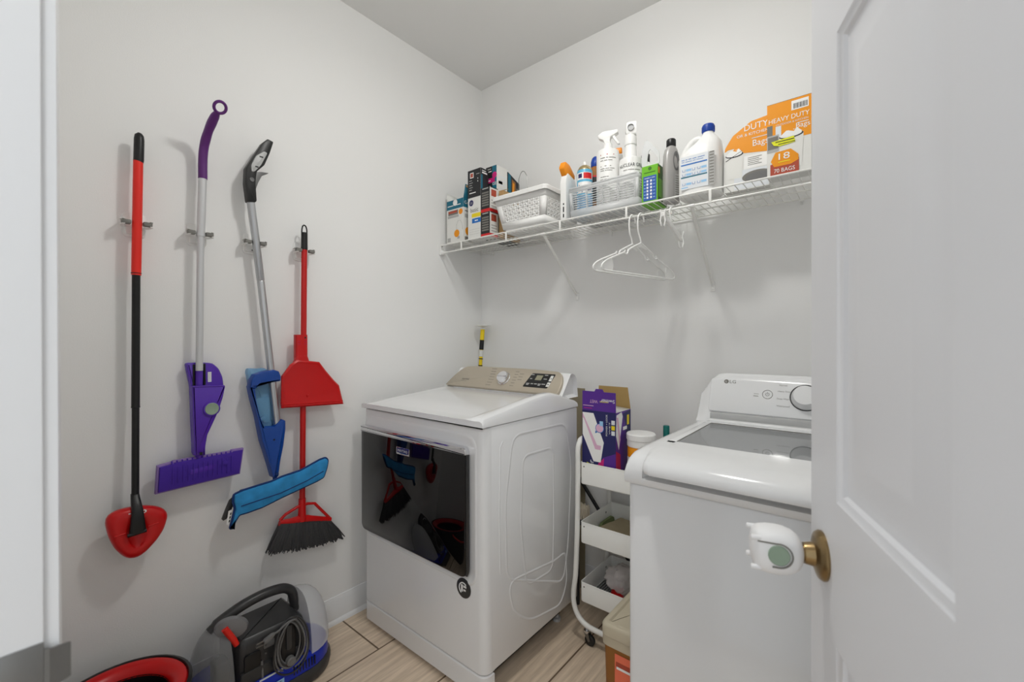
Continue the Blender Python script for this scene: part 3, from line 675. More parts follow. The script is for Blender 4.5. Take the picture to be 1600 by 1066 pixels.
plan = [(DX0, DYF+.05), (DX0, DYF+.018), (DX0+.005, DYF+.006), (DX0+.018, DYF), (DX1-.032, DYF), (DX1-.018, DYF+.004), (DX1-.006, DYF+.014), (DX1-.0005, DYF+.028), (DX1-.0005, DYF+.05)]
m.rings([[(x, y, z) for x, y in inset(plan, i)] for z, i in ((.0985, .004), (.1015, 0), (.9345, 0), (.9385, .004))], ENAM)
fr_ = rrect(.700, .512, .045, 5, .4295, .642)
m.rings([[(x, y, -.001) for x, y in rrect(.680, .530, .05, 5, .4420, .650)], [(x, y, .0022) for x, y in rrect(.672, .520, .048, 5, .4420, .650)], [(x, y, .0022) for x, y in rrect(.658, .505, .045, 5, .4420, .648)], [(x, y, .0003) for x, y in rrect(.650, .492, .04, 5, .4420, .645)]], ENAM, FF, cap0=False, cap1=True)
m.build('front_panel', dr)
m = MB(); m.rings([[(x, y, z) for x, y in inset(plan, i)] for z, i in ((.0150, .003), (.018, 0), (.0905, 0), (.0945, .004))], ENAM); m.build('toe_panel', dr)
m = MB()
m.prism(rrect(.646, .448, .028, 6, .4225, .642), .0005, .020, BLKGL, .006, FF); m.build('glass_door', dr)
dgl = dr.children[-1] if dr.children else None
m = MB()
tr = roundpoly([(.0995, .842), (.0995, .868), (.742, .868, .03), (.7475, .842)], .004, 4)
m.prism(tr, .001, .0235, CHROME, .006, FF); m.build('chrome_trim', dr)
m = MB(); m.tube([(.7475, .842, .012), (.7475, .440, .012), (.742, .428, .012)], .0055, DGR, 8, FF); m.build('door_edge_trim', dr)
m = MB(); BG = FR(.3985, DYF-.0198, .8005)
m.prism(rrect(.082, .029, .003, 2), 0, .0022, CHROME, .0008, BG); m.rect(-.0375, .0375, -.0075, .0115, NAVYP, BG, .0025); m.text('MAYTAG', 0, -.003, .0095, WHTP, BG, .0029, w=.060, align='c'); m.build('badge', dr)
m = MB(); RB = FR(.717, DYF-.0006, .371); m.lathe([(0, 0), (.0345, 0), (.034, .0022), (.031, .0028), (0, .0028)], DGR, RB, 32)
for r_ in (.0195,):
    m.tube([(r_*math.cos(a), r_*math.sin(a), .003) for a in [2*PI*k/24 for k in range(3, 17)]], .0022, WHTP, 6, RB)
m.box(-.011, -.002, -.012, .012, .0026, .0036, WHTP, M=RB); m.box(.001, .015, .004, .011, .0026, .0036, WHTP, M=RB); m.box(.001, .012, -.008, -.002, .0026, .0036, WHTP, M=RB); m.build('round_badge', dr)
# lid: crowned side rails and lower centre field
prof_r = [(-.862, .953), (-.862, .964), (-.852, .975), (-.80, .982), (-.74, .990), (-.66, .0), (-.588, 1.012), (-.51, 1.020), (-.45, 1.022), (-.40, 1.012), (-.34, .995), (-.27, .975), (-.250, .965)]
prof_r[5] = (-.66, 1.002)
rings = []
for y, zr in prof_r:
    zc = min(zr, .9845+.012*(y+.80)/.45 if y > -.80 else zr)
    if y > -.42: zc = .992
    zc = min(zc, zr)
    zl = min(zr, .957+.016*(y+.86)/.107 if y < -.753 else .973+.029*(y+.753)/.391); zl = min(zr, max(zl, .963)); zc = min(zc, zl)
    b0 = DX0-.003; b1 = DX1+.003
    rings.append([(b0, y, .9435), (b1, y, .9435), (b1, y, zr-.014), (b1-.004, y, zr-.005), (b1-.014, y, zr), (b1-.045, y, zr-.001), (b1-.088, y, zc+.0012), (b1-.100, y, zc),
                  (b0+.100, y, zc), (b0+.088, y, zc), (b0+.045, y, zl-.001), (b0+.014, y, zl), (b0+.004, y, zl-.004), (b0, y, zl-.010)])
m = MB(); m.rings(rings, ENAM2); m.build('top_lid', dr, sharp=30)
for sx in (DX0+.07, DX1-.07):
    for sy in (DYF+.10, DYB-.06):
        m = MB(); m.lathe([(0, 0), (.018, 0), (.018, .012), (.009, .014), (.009, .105), (0, .105)], LGR, UP(sx, sy, 0), 16); m.build('foot', dr)
# console: white housing and champagne front
m = MB()
hs = [(-.366, .985), (-.366, .998), (-.298, 1.086), (-.286, 1.090), (-.262, 1.082), (-.248, 1.065), (-.238, .985)]
def side_prism(mm, pts, x0, x1, mt, tip=.014, nb=4):
    rr = []
    for k in range(nb+1):
        t = k/nb; a = t*PI/2
        rr.append([(x0+tip*(1-math.sin(a)), y, z) for y, z in inset(pts, tip*.9*(1-math.cos(PI/2-a)))])
    for k in range(nb+1):
        t = k/nb; a = PI/2*(1-t)
        rr.append([(x1-tip*(1-math.sin(a)), y, z) for y, z in inset(pts, tip*.9*(1-math.cos(PI/2-a)))])
    mm.rings(rr, mt)
side_prism(m, hs, .125, .812, ENAM2); m.build('console_housing', dr, sharp=30)
cdir = Vector((0, .072, .094)).normalized(); CM = frame((.46, -.374, .9985), (1, 0, 0), cdir)   # local y runs up the slope
m = MB()
pan = roundpoly([(-.362, .003, .006), (.335, .003, .012), (.338, .060, .03), (.315, .118, .05), (.15, .126, .1), (-.23, .126, .05), (-.290, .118, .04), (-.335, .06, .03)], .008, 5)
m.prism(pan, -.022, .0085, BEIGE, .004, CM); cpan = m
m = MB(); KN = CM @ UP(.012, .062, .008)
m.lathe([(0, 0), (.0345, 0), (.0345, .004), (.031, .006), (.0295, .022), (.027, .0255), (.012, .0262), (0, .0262)], CHROME, KN, 36); m.box(-.0265, .0265, -.003, .003, .0255, .0305, CHROME, .002, M=KN); m.build('cycle_knob', dr)
m = MB()
dsp = roundpoly([(.138, .028), (.272, .028), (.290, .102), (.163, .102)], .006, 3)
m.prism(dsp, .0080, .0098, BLK, .0006, CM); dwin = m
D = .0101
lcdm = MB(); lcdm.poly([(.190, .066), (.224, .066), (.228, .092), (.194, .092)], LCD, CM, D)
m = MB(); m.prism([(.262, .036), (.278, .036), (.281, .058), (.265, .058)], .0095, .0108, PAPER, .0005, CM); m.prism([(.266, .064), (.281, .064), (.2835, .093), (.269, .093)], .0095, .0108, PAPER, .0005, CM)
m.box(.268, .275, .045, .049, .0107, .0112, BLKP, M=CM); m.tube([(.2755+.003*math.cos(a), .077+.003*math.sin(a), .0111) for a in [2*PI*k/10 for k in range(10)]], .0007, BLKP, 5, CM, closed=True); m.build('start_buttons', dr)
m = MB()
for (x, y, w_) in ((.158, .094, .020), (.162, .072, .012), (.235, .094, .018), (.236, .074, .018), (.152, .046, .018), (.177, .046, .014), (.196, .046, .016), (.216, .046, .016), (.236, .047, .02), (.153, .040, .014), (.218, .040, .012)):
    dwin.rect(x, x+w_, y-.0022, y+.0022, LGRP, CM, D)
dwin.build('display_window', dr); lcdm.build('lcd', dr)
m = cpan
for k in range(7):
    m.rect(-.067-.006*abs(k-2)*.4-.016, -.045-.006*abs(k-2)*.4-.006, .020+.0155*k, .0222+.0155*k, GRYP, CM, .0088)
    if k < 6: m.rect(.062, .084, .026+.0155*k, .0282+.0155*k, GRYP, CM, .0088)
for k in (2, 3, 4): m.rect(.092, .116, .046+.0155*(k-1), .0482+.0155*(k-1), GRYP, CM, .0088)
m.text('MAYTAG', -.262, .040, .0085, DGR, CM, .0088, w=.05); m.rect(-.262, -.225, .032, .0335, GRYP, CM, .0088)
m.build('control_panel', dr)

# ------------------------------------------------------------------ washer
WX0, WX1, WYF, WYB = 1.300, 1.986, -.800, -.085
wa = thing('washer', 'white top-loading washer with glass lid beside the open door', 'washer', ((WX0+WX1)/2, -.44, 0))
m = MB(); pl_ = rrect(WX1-WX0, WYB-WYF, .022, 4, (WX0+WX1)/2, (WYF+WYB)/2)
m.rings([[(x, y, z) for x, y in inset(pl_, i)] for z, i in ((.03, .004), (.034, 0), (.846, 0), (.850, .003))], ENAM); m.build('cabinet', wa)
for sx in (WX0+.06, WX1-.06):
    for sy in (WYF+.06, WYB-.06):
        m = MB(); m.lathe([(0, 0), (.02, 0), (.02, .012), (.01, .014), (.01, .032), (0, .032)], DGR, UP(sx, sy, 0), 16); m.build('foot', wa)
# top deck: rounded front, seat for lid
m = MB()
def deck_prof(x, dip, gap=0):   # y,z profile from front bottom over to the back
    p = [(-.806, .8525), (-.810, .860), (-.810, .885), (-.804, .905), (-.788, .922), (-.760, .931), (-.715, .934), (-.60, .9335), (-.30, .930), (-.11, .927), (-.09, .925), (-.088, .8525)]
    if gap: p[2:3] = [(-.810, .870), (-.782, .8735), (-.782, .900)]
    else: p[2:3] = [(-.810, .870), (-.810, .8735), (-.810, .885)]
    return [(x, y, z-dip*(1 if z > .90 else .3 if z > .87 else 0)) for y, z in p]
rr = []
for x, d in ((WX0-.004, .022), (WX0-.002, .012), (WX0+.004, .005), (WX0+.014, .001), (WX0+.022, 0), (WX0+.046, 0), (WX0+.056, -1), (WX1-.056, -1), (WX1-.046, 0), (WX1-.022, 0), (WX1-.014, .001), (WX1-.004, .005), (WX1+.002, .012), (WX1+.004, .022)): rr.append(deck_prof(x, max(d, 0), d < 0))
m.rings(rr, ENAM2); 
m.build('top_deck', wa, sharp=50)
GX0, GX1, GY0, GY1 = 1.375, 1.911, -.628, -.262
m = MB()      # lid frame with bulging front lip
def lid_ring(x0, x1, f):
    return None
lx0, lx1 = WX0+.050, WX1-.050
fp = [(-.735, .9345), (-.760, .9365), (-.800, .932), (-.826, .920), (-.838, .902), (-.838, .892), (-.828, .8875), (-.808, .888)]
bk = [(-.640, .9375), (GY0, .9372)]
sect = [(-.808, .8885), (-.828, .8875), (-.838, .8915), (-.840, .902), (-.830, .9195), (-.806, .9325), (-.765, .9385), (-.700, .9400), (GY0, .9400), (GY0, .9345), (-.74, .9335)]
rr = []
for x, s_ in ((lx0, .45), (lx0+.004, .75), (lx0+.012, .92), (lx0+.026, 1), (lx1-.026, 1), (lx1-.012, .92), (lx1-.004, .75), (lx1, .45)):
    rr.append([(x, (y if y > -.79 else -.79+(y+.79)*s_), (.915+(z-.915)*(s_ if y < -.79 else 1))) for y, z in sect])
m.rings(rr, ENAM2)
m.box(lx0, GX0, GY0-.02, GY1+.005, .9335, .9400, ENAM2, .002); m.box(GX1, lx1, GY0-.02, GY1+.005, .9335, .9400, ENAM2, .002); m.box(lx0, lx1, GY1, GY1+.045, .9325, .9390, ENAM2, .002)
m.build('lid_frame', wa, sharp=45)
m = MB(); m.box(GX0-.004, GX1+.004, GY0-.004, GY1+.004, .9358, .9392, GLASS); m.build('lid_glass', wa)
m = MB()
for a, b in (((GX0, GY0), (GX0, GY1)), ((GX0, GY1), (GX1, GY1)), ((GX1, GY1), (GX1, GY0))): m.tube([(a[0], a[1], .9394), (b[0], b[1], .9394)], .0015, GRYP, 6)
m.build('glass_gasket', wa)
# console
m = MB()
cs = [(-.205, .925), (-.205, .935), (-.185, .962), (-.150, 1.045), (-.132, 1.088), (-.120, 1.103), (-.102, 1.109), (-.088, 1.100), (-.086, .925)]
rr = []
for x, k in ((WX0+.002, 0), (WX0+.022, .35), (WX0+.040, .72), (WX0+.062, .93), (WX0+.090, 1), (WX1-.090, 1), (WX1-.062, .93), (WX1-.040, .72), (WX1-.022, .35), (WX1-.002, 0)):
    zt = 1.035+.074*k
    rr.append([(x, y+.012*(1-k)*(1 if y < -.1 else 0), .925+(z-.925)*(zt-.925)/(1.109-.925)) for y, z in cs])
m.rings(rr, ENAM2); m.build('console', wa, sharp=40)
cd = Vector((0, .053, .126)).normalized(); WM = frame((1.40, -.185, .962), (1, 0, 0), cd)
m = MB()      # shelf step under the control face
m.box(WX0+.055, WX1-.055, -.232, -.185, .9335, .948, ENAM2, .006, 3); m.box(WX0+.055, WX1-.055, -.206, -.182, .946, .968, LGR, .003); m.build('console_step', wa)
m = MB(); m.prism(rrect(.60, .130, .012, 3, .243, .074), .0005, .0050, ENAM2, .003, WM); wface = m
m = MB(); D = .0053
m.tube([(.1335+.0155*math.cos(a), .086+.0155*math.sin(a), D) for a in [2*PI*k/32 for k in range(32)]], .0009, GRYP, 6, WM, closed=True)
m.tube([(.1335+.0055*math.cos(a), .086+.0055*math.sin(a), D) for a in [math.radians(120+300*k/14) for k in range(15)]], .0008, GRYP, 5, WM); m.rect(.1328, .1342, .085, .0945, GRYP, WM, D); m.build('power_button', wa)
m = wface
m.lathe([(0, 0), (.008, 0), (.008, .0006), (0, .0006)], GRYP, WM @ UP(-.003, .126, .005), 24); m.rect(-.0055, -.0043, .1225, .1295, WHTP, WM, .0060); m.rect(-.0055, -.0015, .1225, .1237, WHTP, WM, .0060)
m.text('LG', .0085, .1200, .0125, GRYP, WM, D, w=.021)
for (tx, x, y) in (('Normal', .168, .120), ('Heavy Duty', .165, .098), ('Deep Wash', .163, .071), ('Waterproof', .163, .045)): m.text(tx, x, y, .0055, GRYP, WM, D); m.rect(x+.052, x+.085, y+.0025, y+.0032, LGRP, WM, D)
m.greek((5,), .091, .083, .005, LGRP, WM, D); m.greek((5,), .090, .075, .005, GRYP, WM, D); m.build('control_face', wa)
m = MB(); KN = WM @ UP(.246, .083, .005)
m.lathe([(.046, 0), (.046, .0016), (.0435, .0022), (.043, 0)], DGR, KN, 48); m.lathe([(0, 0), (.0425, 0), (.0415, .004), (.036, .010), (.0345, .028), (.032, .032), (0, .033)], ENAM2, KN, 48); m.build('cycle_knob', wa)

# ------------------------------------------------------------------ portable carpet cleaner on the floor by the left wall
VX, VY0, VY1 = .140, -1.385, -1.150
cc = thing('carpet_cleaner', 'portable grey and blue carpet cleaner with coiled cord standing by left wall', 'carpet cleaner', (VX, -1.27, 0))
def stadium(r, y0=VY0, y1=VY1, cx=VX, n=12):
    pts = [(cx+r*math.cos(a), y1+r*math.sin(a)) for a in [PI*k/n for k in range(n+1)]]
    pts += [(cx+r*math.cos(a), y0+r*math.sin(a)) for a in [PI+PI*k/n for k in range(n+1)]]
    return pts
m = MB(); m.rings([[(x, y, z) for x, y in stadium(r)] for z, r in ((.0, .108), (.006, .119), (.022, .124), (.040, .124), (.052, .117), (.054, .110))], DGR); m.build('bumper', cc)
m = MB(); m.rings([[(x, y, z) for x, y in stadium(r)] for z, r in ((.050, .113), (.056, .116), (.098, .110), (.106, .104))], VBLUE)
for k in range(8):
    a = math.radians(-8+k*0); y = -1.205+.0105*k; m.box(VX+.1085, VX+.1150, y, y+.004, .062, .092, BLK)
m.build('base', cc)
m = MB()
bd = [(VX-.095, -1.372), (VX+.070, -1.372), (VX+.088, -1.355), (VX+.092, -1.16), (VX+.08, -1.15), (VX-.095, -1.15)]
m.rings([[(x, y, z) for x, y in inset(roundpoly(bd, .012, 2), i)] for z, i in ((.10, 0), (.220, .003), (.238, .008), (.246, .018))], DGR)
XF = RT(VX+.089, 0, 0)
m.prism(rrect(.050, .070, .006, 2, -1.328, .165), 0, .006, BLK, .002, XF); m.prism(rrect(.205, .045, .006, 2, -1.262, .126), -.004, .010, DGR, .003, XF)
m.tube([(-1.300, .160, .004), (-1.300, .105, .010)], .004, MGR, 8, XF); m.prism(rrect(.034, .022, .003, 2, -1.276, .205), -.004, .004, MGR, .001, XF)
for p in ((-1.287, .205), (-1.287, .178)): m.lathe([(.003, .001), (.003, .004), (0, .004)], MGR, XF @ UP(p[0], p[1], 0), 8)
m.build('body', cc)
m = MB()
for (cy, wy, ty, wd) in ((-1.335, .030, .086, SKYP), (-1.27, .04, .062, LABEL)): pass
BF = RT(VX+.1165, 0, 0)
m.box(-1.318, -1.238, .062, .078, 0, .001, SKYP, M=BF); m.box(-1.312, -1.216, .086, .106, -.001, .0015, LABEL, M=RT(VX+.106, 0, 0)); 
for k in range(2): m.rect(-1.310, -1.246, .065+k*.006, .067+k*.006, NAVYP, BF, .0014)
m.greek((9,), -1.305, .092, .008, BLUPR, RT(VX+.106, 0, 0), .002, w=.08); m.build('base_label', cc)
# tanks
def dome(yc, s, rx, h0, h1, mt, name):
    mm = MB(); rings = []
    for k in range(9):
        t = k/8; z = h0+(h1-h0)*math.sin(t*PI/2); q = math.cos(t*PI/2)**.72 if k < 8 else .04
        q = max(q, .04)
        rings.append([(VX+rx*q*math.cos(a), yc+s*(.012+(rx-.004)*q*math.sin(a)), z) for a in [PI*j/14 for j in range(15)]])
    mm.rings(rings, mt); return mm.build(name, cc)
dome(-1.150, 1, .110, .100, .300, CLEARW, 'clean_water_tank')
dome(-1.372, -1, .110, .060, .292, CLEARG, 'dirty_water_tank')
m = MB(); m.box(VX+.02, VX+.075, -1.430, -1.385, .10, .205, DGR, .01, 3); m.build('tank_float', cc)
m = MB()
hpts = spline([(VX, -1.425, .283), (VX, -1.395, .300), (VX, -1.33, .322), (VX, -1.26, .331), (VX, -1.20, .325), (VX, -1.170, .308), (VX, -1.158, .285), (VX, -1.150, .225)], 5)
m.tube(hpts, [.013]*4+[.0165]*(len(hpts)-8)+[.016, .015, .015, .014], DGR, 12, sq=(1, 1.15)); m.build('carry_handle', cc)
m = MB(); HM = frame((VX+.045, -1.374, .292), (.25, .90, -.35), (.2, .3, .9))
m.lathe([(0, -.012), (.030, -.010), (.040, 0), (.036, .010), (.02, .016), (0, .018)], CLEARC, HM, 24, 1.25, .95); m.build('tool_cup', cc)
m = MB(); m.tube([(VX+.058, -1.398, .304), (VX+.064, -1.374, .258), (VX+.066, -1.366, .238)], [.010, .0095, .0085], REDC, 12); m.build('red_latch', cc)
# cord wrap and plug
m = MB(); m.prism(rrect(.050, .150, .022, 4, -1.215, .175), 0, .012, BLK, .004, XF); m.prism(rrect(.018, .085, .006, 2, -1.217, .200), .010, .020, DGR, .003, XF)
m.lathe([(0, .010), (.0155, .010), (.0155, .028), (.012, .031), (0, .031)], MGR, XF @ UP(-1.213, .118, 0), 20); m.build('cord_hook', cc)
m = MB(); rc_ = random.Random(5)
for k in range(6):
    ry = .034+.0052*k; rz = .070+.0055*k; cy = -1.214+rc_.uniform(-.003, .003); cz = .178+rc_.uniform(-.004, .004); dz = .018+.004*(k % 3)
    m.tube([(cy+ry*math.cos(a)*(1-.18*math.sin(a)), cz+rz*math.sin(a), dz+.004*math.sin(3*a+k)) for a in [2*PI*j/36 for j in range(36)]], .0031, DGR if k % 2 else MGR, 7, XF, closed=True)
m.tube(spline([(-1.195, .258, .026), (-1.225, .262, .028), (-1.250, .248, .026), (-1.268, .243, .024)], 5), .0033, MGR, 8, XF); m.build('cord', cc)
m = MB(); m.rings([[(-1.268-u, .243-u*.35+a*h, .024+b*h) for a, b in rrect(2, 2, .6, 2)] for u, h in ((0, .0045), (.008, .0075), (.030, .0085), (.034, .007))], MGR, XF)
for s in (-1, 1): m.box(-1.3245, -1.302, .230+s*.0055, .2325+s*.0055, .022, .0265, NICKEL, M=XF)
m.build('plug', cc)

cc.location.y -= .022

# ------------------------------------------------------------------ spin bucket
bx, by, brd, bz = .255, -1.690, .165, .28
bu = thing('mop_bucket', 'red and black spin mop bucket at the left wall, cut by the frame', 'bucket', (bx, by, 0))
m = MB(); m.lathe([(0, 0), (.125, 0), (.132, .006), (.158, bz-.02), (brd, bz-.012), (brd, bz), (brd-.008, bz+.003), (brd-.012, bz-.004), (.118, .012), (0, .012)], BLK, UP(bx, by, 0), 48); m.build('tub', bu)
m = MB(); m.lathe([(brd-.0105, bz-.004), (brd-.014, bz+.001), (brd-.026, bz+.002), (brd-.040, bz-.004), (brd-.050, bz-.016), (brd-.052, bz-.024), (brd-.046, bz-.024)], RED, UP(bx, by, 0), 56, caps=False); m.build('splash_ring', bu)
m = MB(); m.lathe([(brd-.0515, bz-.020), (brd-.056, bz-.10), (.07, bz-.13), (.02, bz-.132), (0, bz-.132)], BLK, UP(bx, by, 0), 48, caps=False); m.build('wringer_basket', bu)
m = MB(); m.tube(spline([(bx+.10, by+.132, .262), (bx+.13, by+.155, .255), (bx+.17, by+.14, .235), (bx+.18, by+.10, .22)], 5), .0055, REDC, 10); m.build('handle', bu)

# ------------------------------------------------------------------ utility cart between the machines
CX0, CX1, CYF, CYB = .893, 1.208, -.360, -.075
ca = thing('utility_cart', 'white three-tier metal cart on casters between dryer and washer', 'cart', ((CX0+CX1)/2, (CYF+CYB)/2, 0))
m = MB(); cxm = (CX0+CX1)/2
for y in (CYF, CYB):
    half = spline([(CX0-.008, y, .74), (CX0-.010, y, .55), (CX0-.014, y, .40), (CX0-.020, y, .27), (CX0-.030, y, .19), (CX0-.026, y, .135), (CX0-.004, y, .095), (CX0+.035, y, .074), (CX0+.09, y, .070), (cxm, y, .070)], 6)
    full = half+[Vector((2*cxm-p.x, p.y, p.z)) for p in half[-2::-1]]
    m.tube(full, .0105, WWIRE, 12)
m.build('frame', ca)
for x in (CX0-.008, CX1+.008):
    m = MB(); m.tube(spline([(x, CYF, .735), (x, CYF, .785), (x, CYF+.012, .812), (x, CYF+.045, .826), (x, CYB-.045, .826), (x, CYB-.012, .812), (x, CYB, .785), (x, CYB, .735)], 5), .0105, WWIRE, 12); m.build('push_handle', ca)
for (z0, z1) in ((.645, .735), (.402, .489), (.161, .242)):
    m = MB(); o_ = rrect(CX1-CX0, CYB-CYF-.006, .012, 3, cxm, (CYF+CYB)/2)
    i_ = inset(o_, .0025)
    m.rings([[(x, y, z0) for x, y in inset(o_, .004)], [(x, y, z0+.004) for x, y in o_], [(x, y, z1-.001) for x, y in o_], [(x, y, z1) for x, y in inset(o_, .0006)], [(x, y, z1) for x, y in inset(o_, .002)], [(x, y, z1-.001) for x, y in i_], [(x, y, z0+.0025) for x, y in i_]], WWIRE)
    m.tube([(x, y, z1-.001) for x, y in inset(o_, .0012)], .0022, WWIRE, 6, closed=True)
    for yy in (CYB-.06,): m.lathe([(.0045, 0), (.0045, .001), (0, .001)], NICKEL, frame((CX0+.0027, yy, z1-.03), (0, 1, 0), (0, 0, 1)), 10)
    m.lathe([(.003, 0), (.003, .001), (0, .001)], NICKEL, FR(CX0+.018, CYF+.003, z1-.016), 10)
    m.build('tray', ca)
for x in (CX0+.033, CX1-.033):
    for y in (CYF, CYB):
        cs_ = bpy.data.objects.new('caster', None)
        m = MB(); m.lathe([(.004, .062), (.004, .048), (0, .048)], CHROME, UP(x, y, 0), 10); m.lathe([(0, .058), (.013, .058), (.013, .050), (.010, .046), (0, .046)], CHROME, UP(x, y, 0), 14)
        for s in (-1, 1): m.prism([(-.011, .050), (.009, .050), (.016, .024), (.012, .018), (.006, .020)], s*.0095-.0008, s*.0095+.0008, NICKEL, 0, frame((x+.002, y, 0), (1, 0, 0), (0, 0, 1)))
        fk = m.build('caster', ca)
        m = MB(); m.lathe([(.004, -.0075), (.0185, -.0075), (.0218, -.005), (.0218, .005), (.0185, .0075), (.004, .0075)], BLK, frame((x+.014, y, .022), (1, 0, 0), (0, 0, 1)), 22); m.build('wheel', fk)
# cart contents
T1 = .6475
sbx = thing('mop_pad_carton', 'open purple carton of mop pads in the top tray of the cart', 'box', (.967, -.265, T1))
x0, x1, y0, y1, zt = .890+.006, 1.046, -.344, -.208, .950
m = MB(); 
for (a, b, c, d) in ((x0, x1, y0, y0+.0012), (x0, x1, y1-.0012, y1), (x0, x0+.0012, y0+.0012, y1-.0012), (x1-.0012, x1, y0+.0012, y1-.0012)): m.box(a, b, c, d, T1+.0006, zt, PURP)
m.box(x0, x1, y0, y1, T1+.0003, T1+.0016, PURP)
F1 = FR(x0, y0, 0); W_ = x1-x0
m.poly([(0, .70), (W_, .775), (W_, zt), (.0, zt)], NAVYP, F1); m.poly([(0, T1+.002), (W_*.5, T1+.002), (W_*.5, .735), (0, .705)], CRIMP, F1, .0005); m.poly([(W_*.45, T1+.002), (W_, T1+.002), (W_, .790), (W_*.62, .765)], PURP, F1, .0006); m.poly([(W_*.32, T1+.002), (W_*.62, T1+.002), (W_*.66, .764), (W_*.5, .742)], MAGP, F1, .0007)
m.poly([(.002, .940), (.052, .940), (.098, .826), (.084, .745), (.052, .745), (.002, .850)], WHTP, F1, .0009)
m.poly([(.002, .918), (.008, .914), (.060, .795), (.084, .795), (.086, .812), (.068, .813), (.014, .915), (.002, .938)], PINKP, F1, .0011)
m.lathe([(0, .0010), (.019, .0010), (.019, .0014), (0, .0014)], BLUPR, F1 @ UP(.080, .882, 0), 24); m.lathe([(0, .0010), (.0165, .0010), (.0165, .0018), (0, .0018)], PINKP, F1 @ UP(.080, .882, 0), 24); m.rect(.080, .0955, .892, .911, SKYP, F1, .0020); m.poly([(.062, .872), (.070, .864), (.060, .860)], BLUPR, F1, .0018)
m.text('POWER + LOCK', .114, .855, .0070, WHTP, F1, .001, w=.085, rot=PI/2); m.text('WET', .126, .862, .005, WHTP, F1, .001, w=.05, rot=PI/2)
for k, mm_ in enumerate((LABEL, YELP, LABEL)): m.rect(.131, .146, .860+.021*k, .877+.021*k, mm_, F1, .001)
m.poly([(.022, .738), (.050, .728), (.052, .668), (.022, .668)], YELS, F1, .0013); m.text('Swiffer', .053, T1+.012, .022, WHTP, F1, .0018, w=.09, rot=PI/2); m.greek((2,), .09, .685, .015, LILAC, F1, .0014)
S1 = RT(x1, 0, 0)
m.poly([(y0, .86), (y0+.025, .80), (y0+.06, .93), (y0+.05, zt-.002), (y0+.004, zt-.01)], WHTP, S1); m.poly([(y0+.06, .94), (y1, zt-.002), (y1, .80), (y0+.10, .80), (y0+.085, .90)], NAVYP, S1); m.poly([(y0, T1), (y0+.045, T1), (y0+.04, .78), (y0, .80)], CRIMP, S1)
m.greek((2,), y0+.062, .865, .03, WHTP, S1); m.rect(y0+.10, y0+.12, .89, .93, YELP, S1, .0006); m.poly([(y0+.005, .93), (y0+.03, .82), (y0+.04, .84), (y0+.018, .93)], PINKP, S1, .0007)
m.build('carton', sbx)
m = MB(); fl_ = [(0, 0), (W_, 0), (W_-.001, .078), (.098, .078), (.092, .089), (.062, .089), (.056, .078), (.001, .078)]
F2 = FR(x0, y0+.0012, zt); m.prism(fl_, 0, .0012, PURP, 0, F2)
m.text('WET', .071, .044, .013, PINKP, F2, .0018, w=.036, rot=PI); m.text('Swiffer', .145, .050, .014, WHTP, F2, .0018, w=.06, rot=PI); m.rect(.004, .052, .018, .0205, PINKP, F2, .0016); m.rect(.008, .045, .008, .010, MAGP, F2, .0016); m.rect(.080, .118, .036, .041, GOLD, F2, .0019)
m.build('front_flap', sbx)
m = MB(); m.prism([(0, 0), (W_, 0), (W_-.012, .088), (.004, .088)], 0, .0012, CARDI, 0, FR(x0, y1+.0, zt)); m.build('back_flap', sbx)
m = MB(); m.add([(x1, y0+.004, zt), (x1, y1-.004, zt), (x1-.075, y1-.010, zt+.008), (x1-.075, y0+.012, zt+.008)], [(0, 1, 2, 3)], PAPER); m.greek((1,), .012, .01, .02, BRICKP, frame((x1-.03, y0+.05, zt+.0045), (-.99, 0, .11), (0, -1, 0)), .001); m.build('side_flap', sbx, solid=.001)
wi = thing('wipes_canister', 'orange and white canister of wipes with white lid in the cart', 'canister', (1.112, -.258, T1))
WC = frame((1.112, -.258, T1), (math.cos(.35), math.sin(.35), 0), (0, 0, 1))   # local z faces the doorway
m = MB(); m.lathe([(0, .0006), (.050, .0006), (.052, .004), (.052, .165), (.050, .170), (0, .170)], ORG, UP(1.112, -.258, T1), 36)
m.band(.052, -1.5, 1.5, .012, .128, WHTP, WC, 24); m.text('Lysol', -.030, .080, .028, NAVYP, WC, .0010, w=.062, cyl=.052); m.band(.0523, -.62, .66, .070, .112, SKYP, WC, 12, .0002); m.band(.0522, -.7, .3, .018, .05, LILAC, WC, 12, .0006); m.build('tub', wi)
m = MB(); m.lathe([(.0515, .168), (.054, .170), (.054, .194), (.0565, .196), (.0565, .216), (.053, .220), (.030, .222), (.0, .222)], WPL, UP(1.112, -.258, T1), 36); m.build('lid', wi)
tb = thing('cleaner_bottle', 'slim bottle with teal cap behind the washer deck edge', 'bottle', (1.165, -.125, T1))
m = MB(); m.lathe([(0, .0006), (.024, .0006), (.026, .004), (.026, .13), (.022, .155), (.012, .185), (.0, .186)], WPL, UP(1.165, -.125, T1), 20); m.build('body', tb)
m = MB(); m.lathe([(.0125, .184), (.0125, .232), (.011, .235), (0, .235)], TEALP, UP(1.165, -.125, T1), 16); m.build('cap', tb)
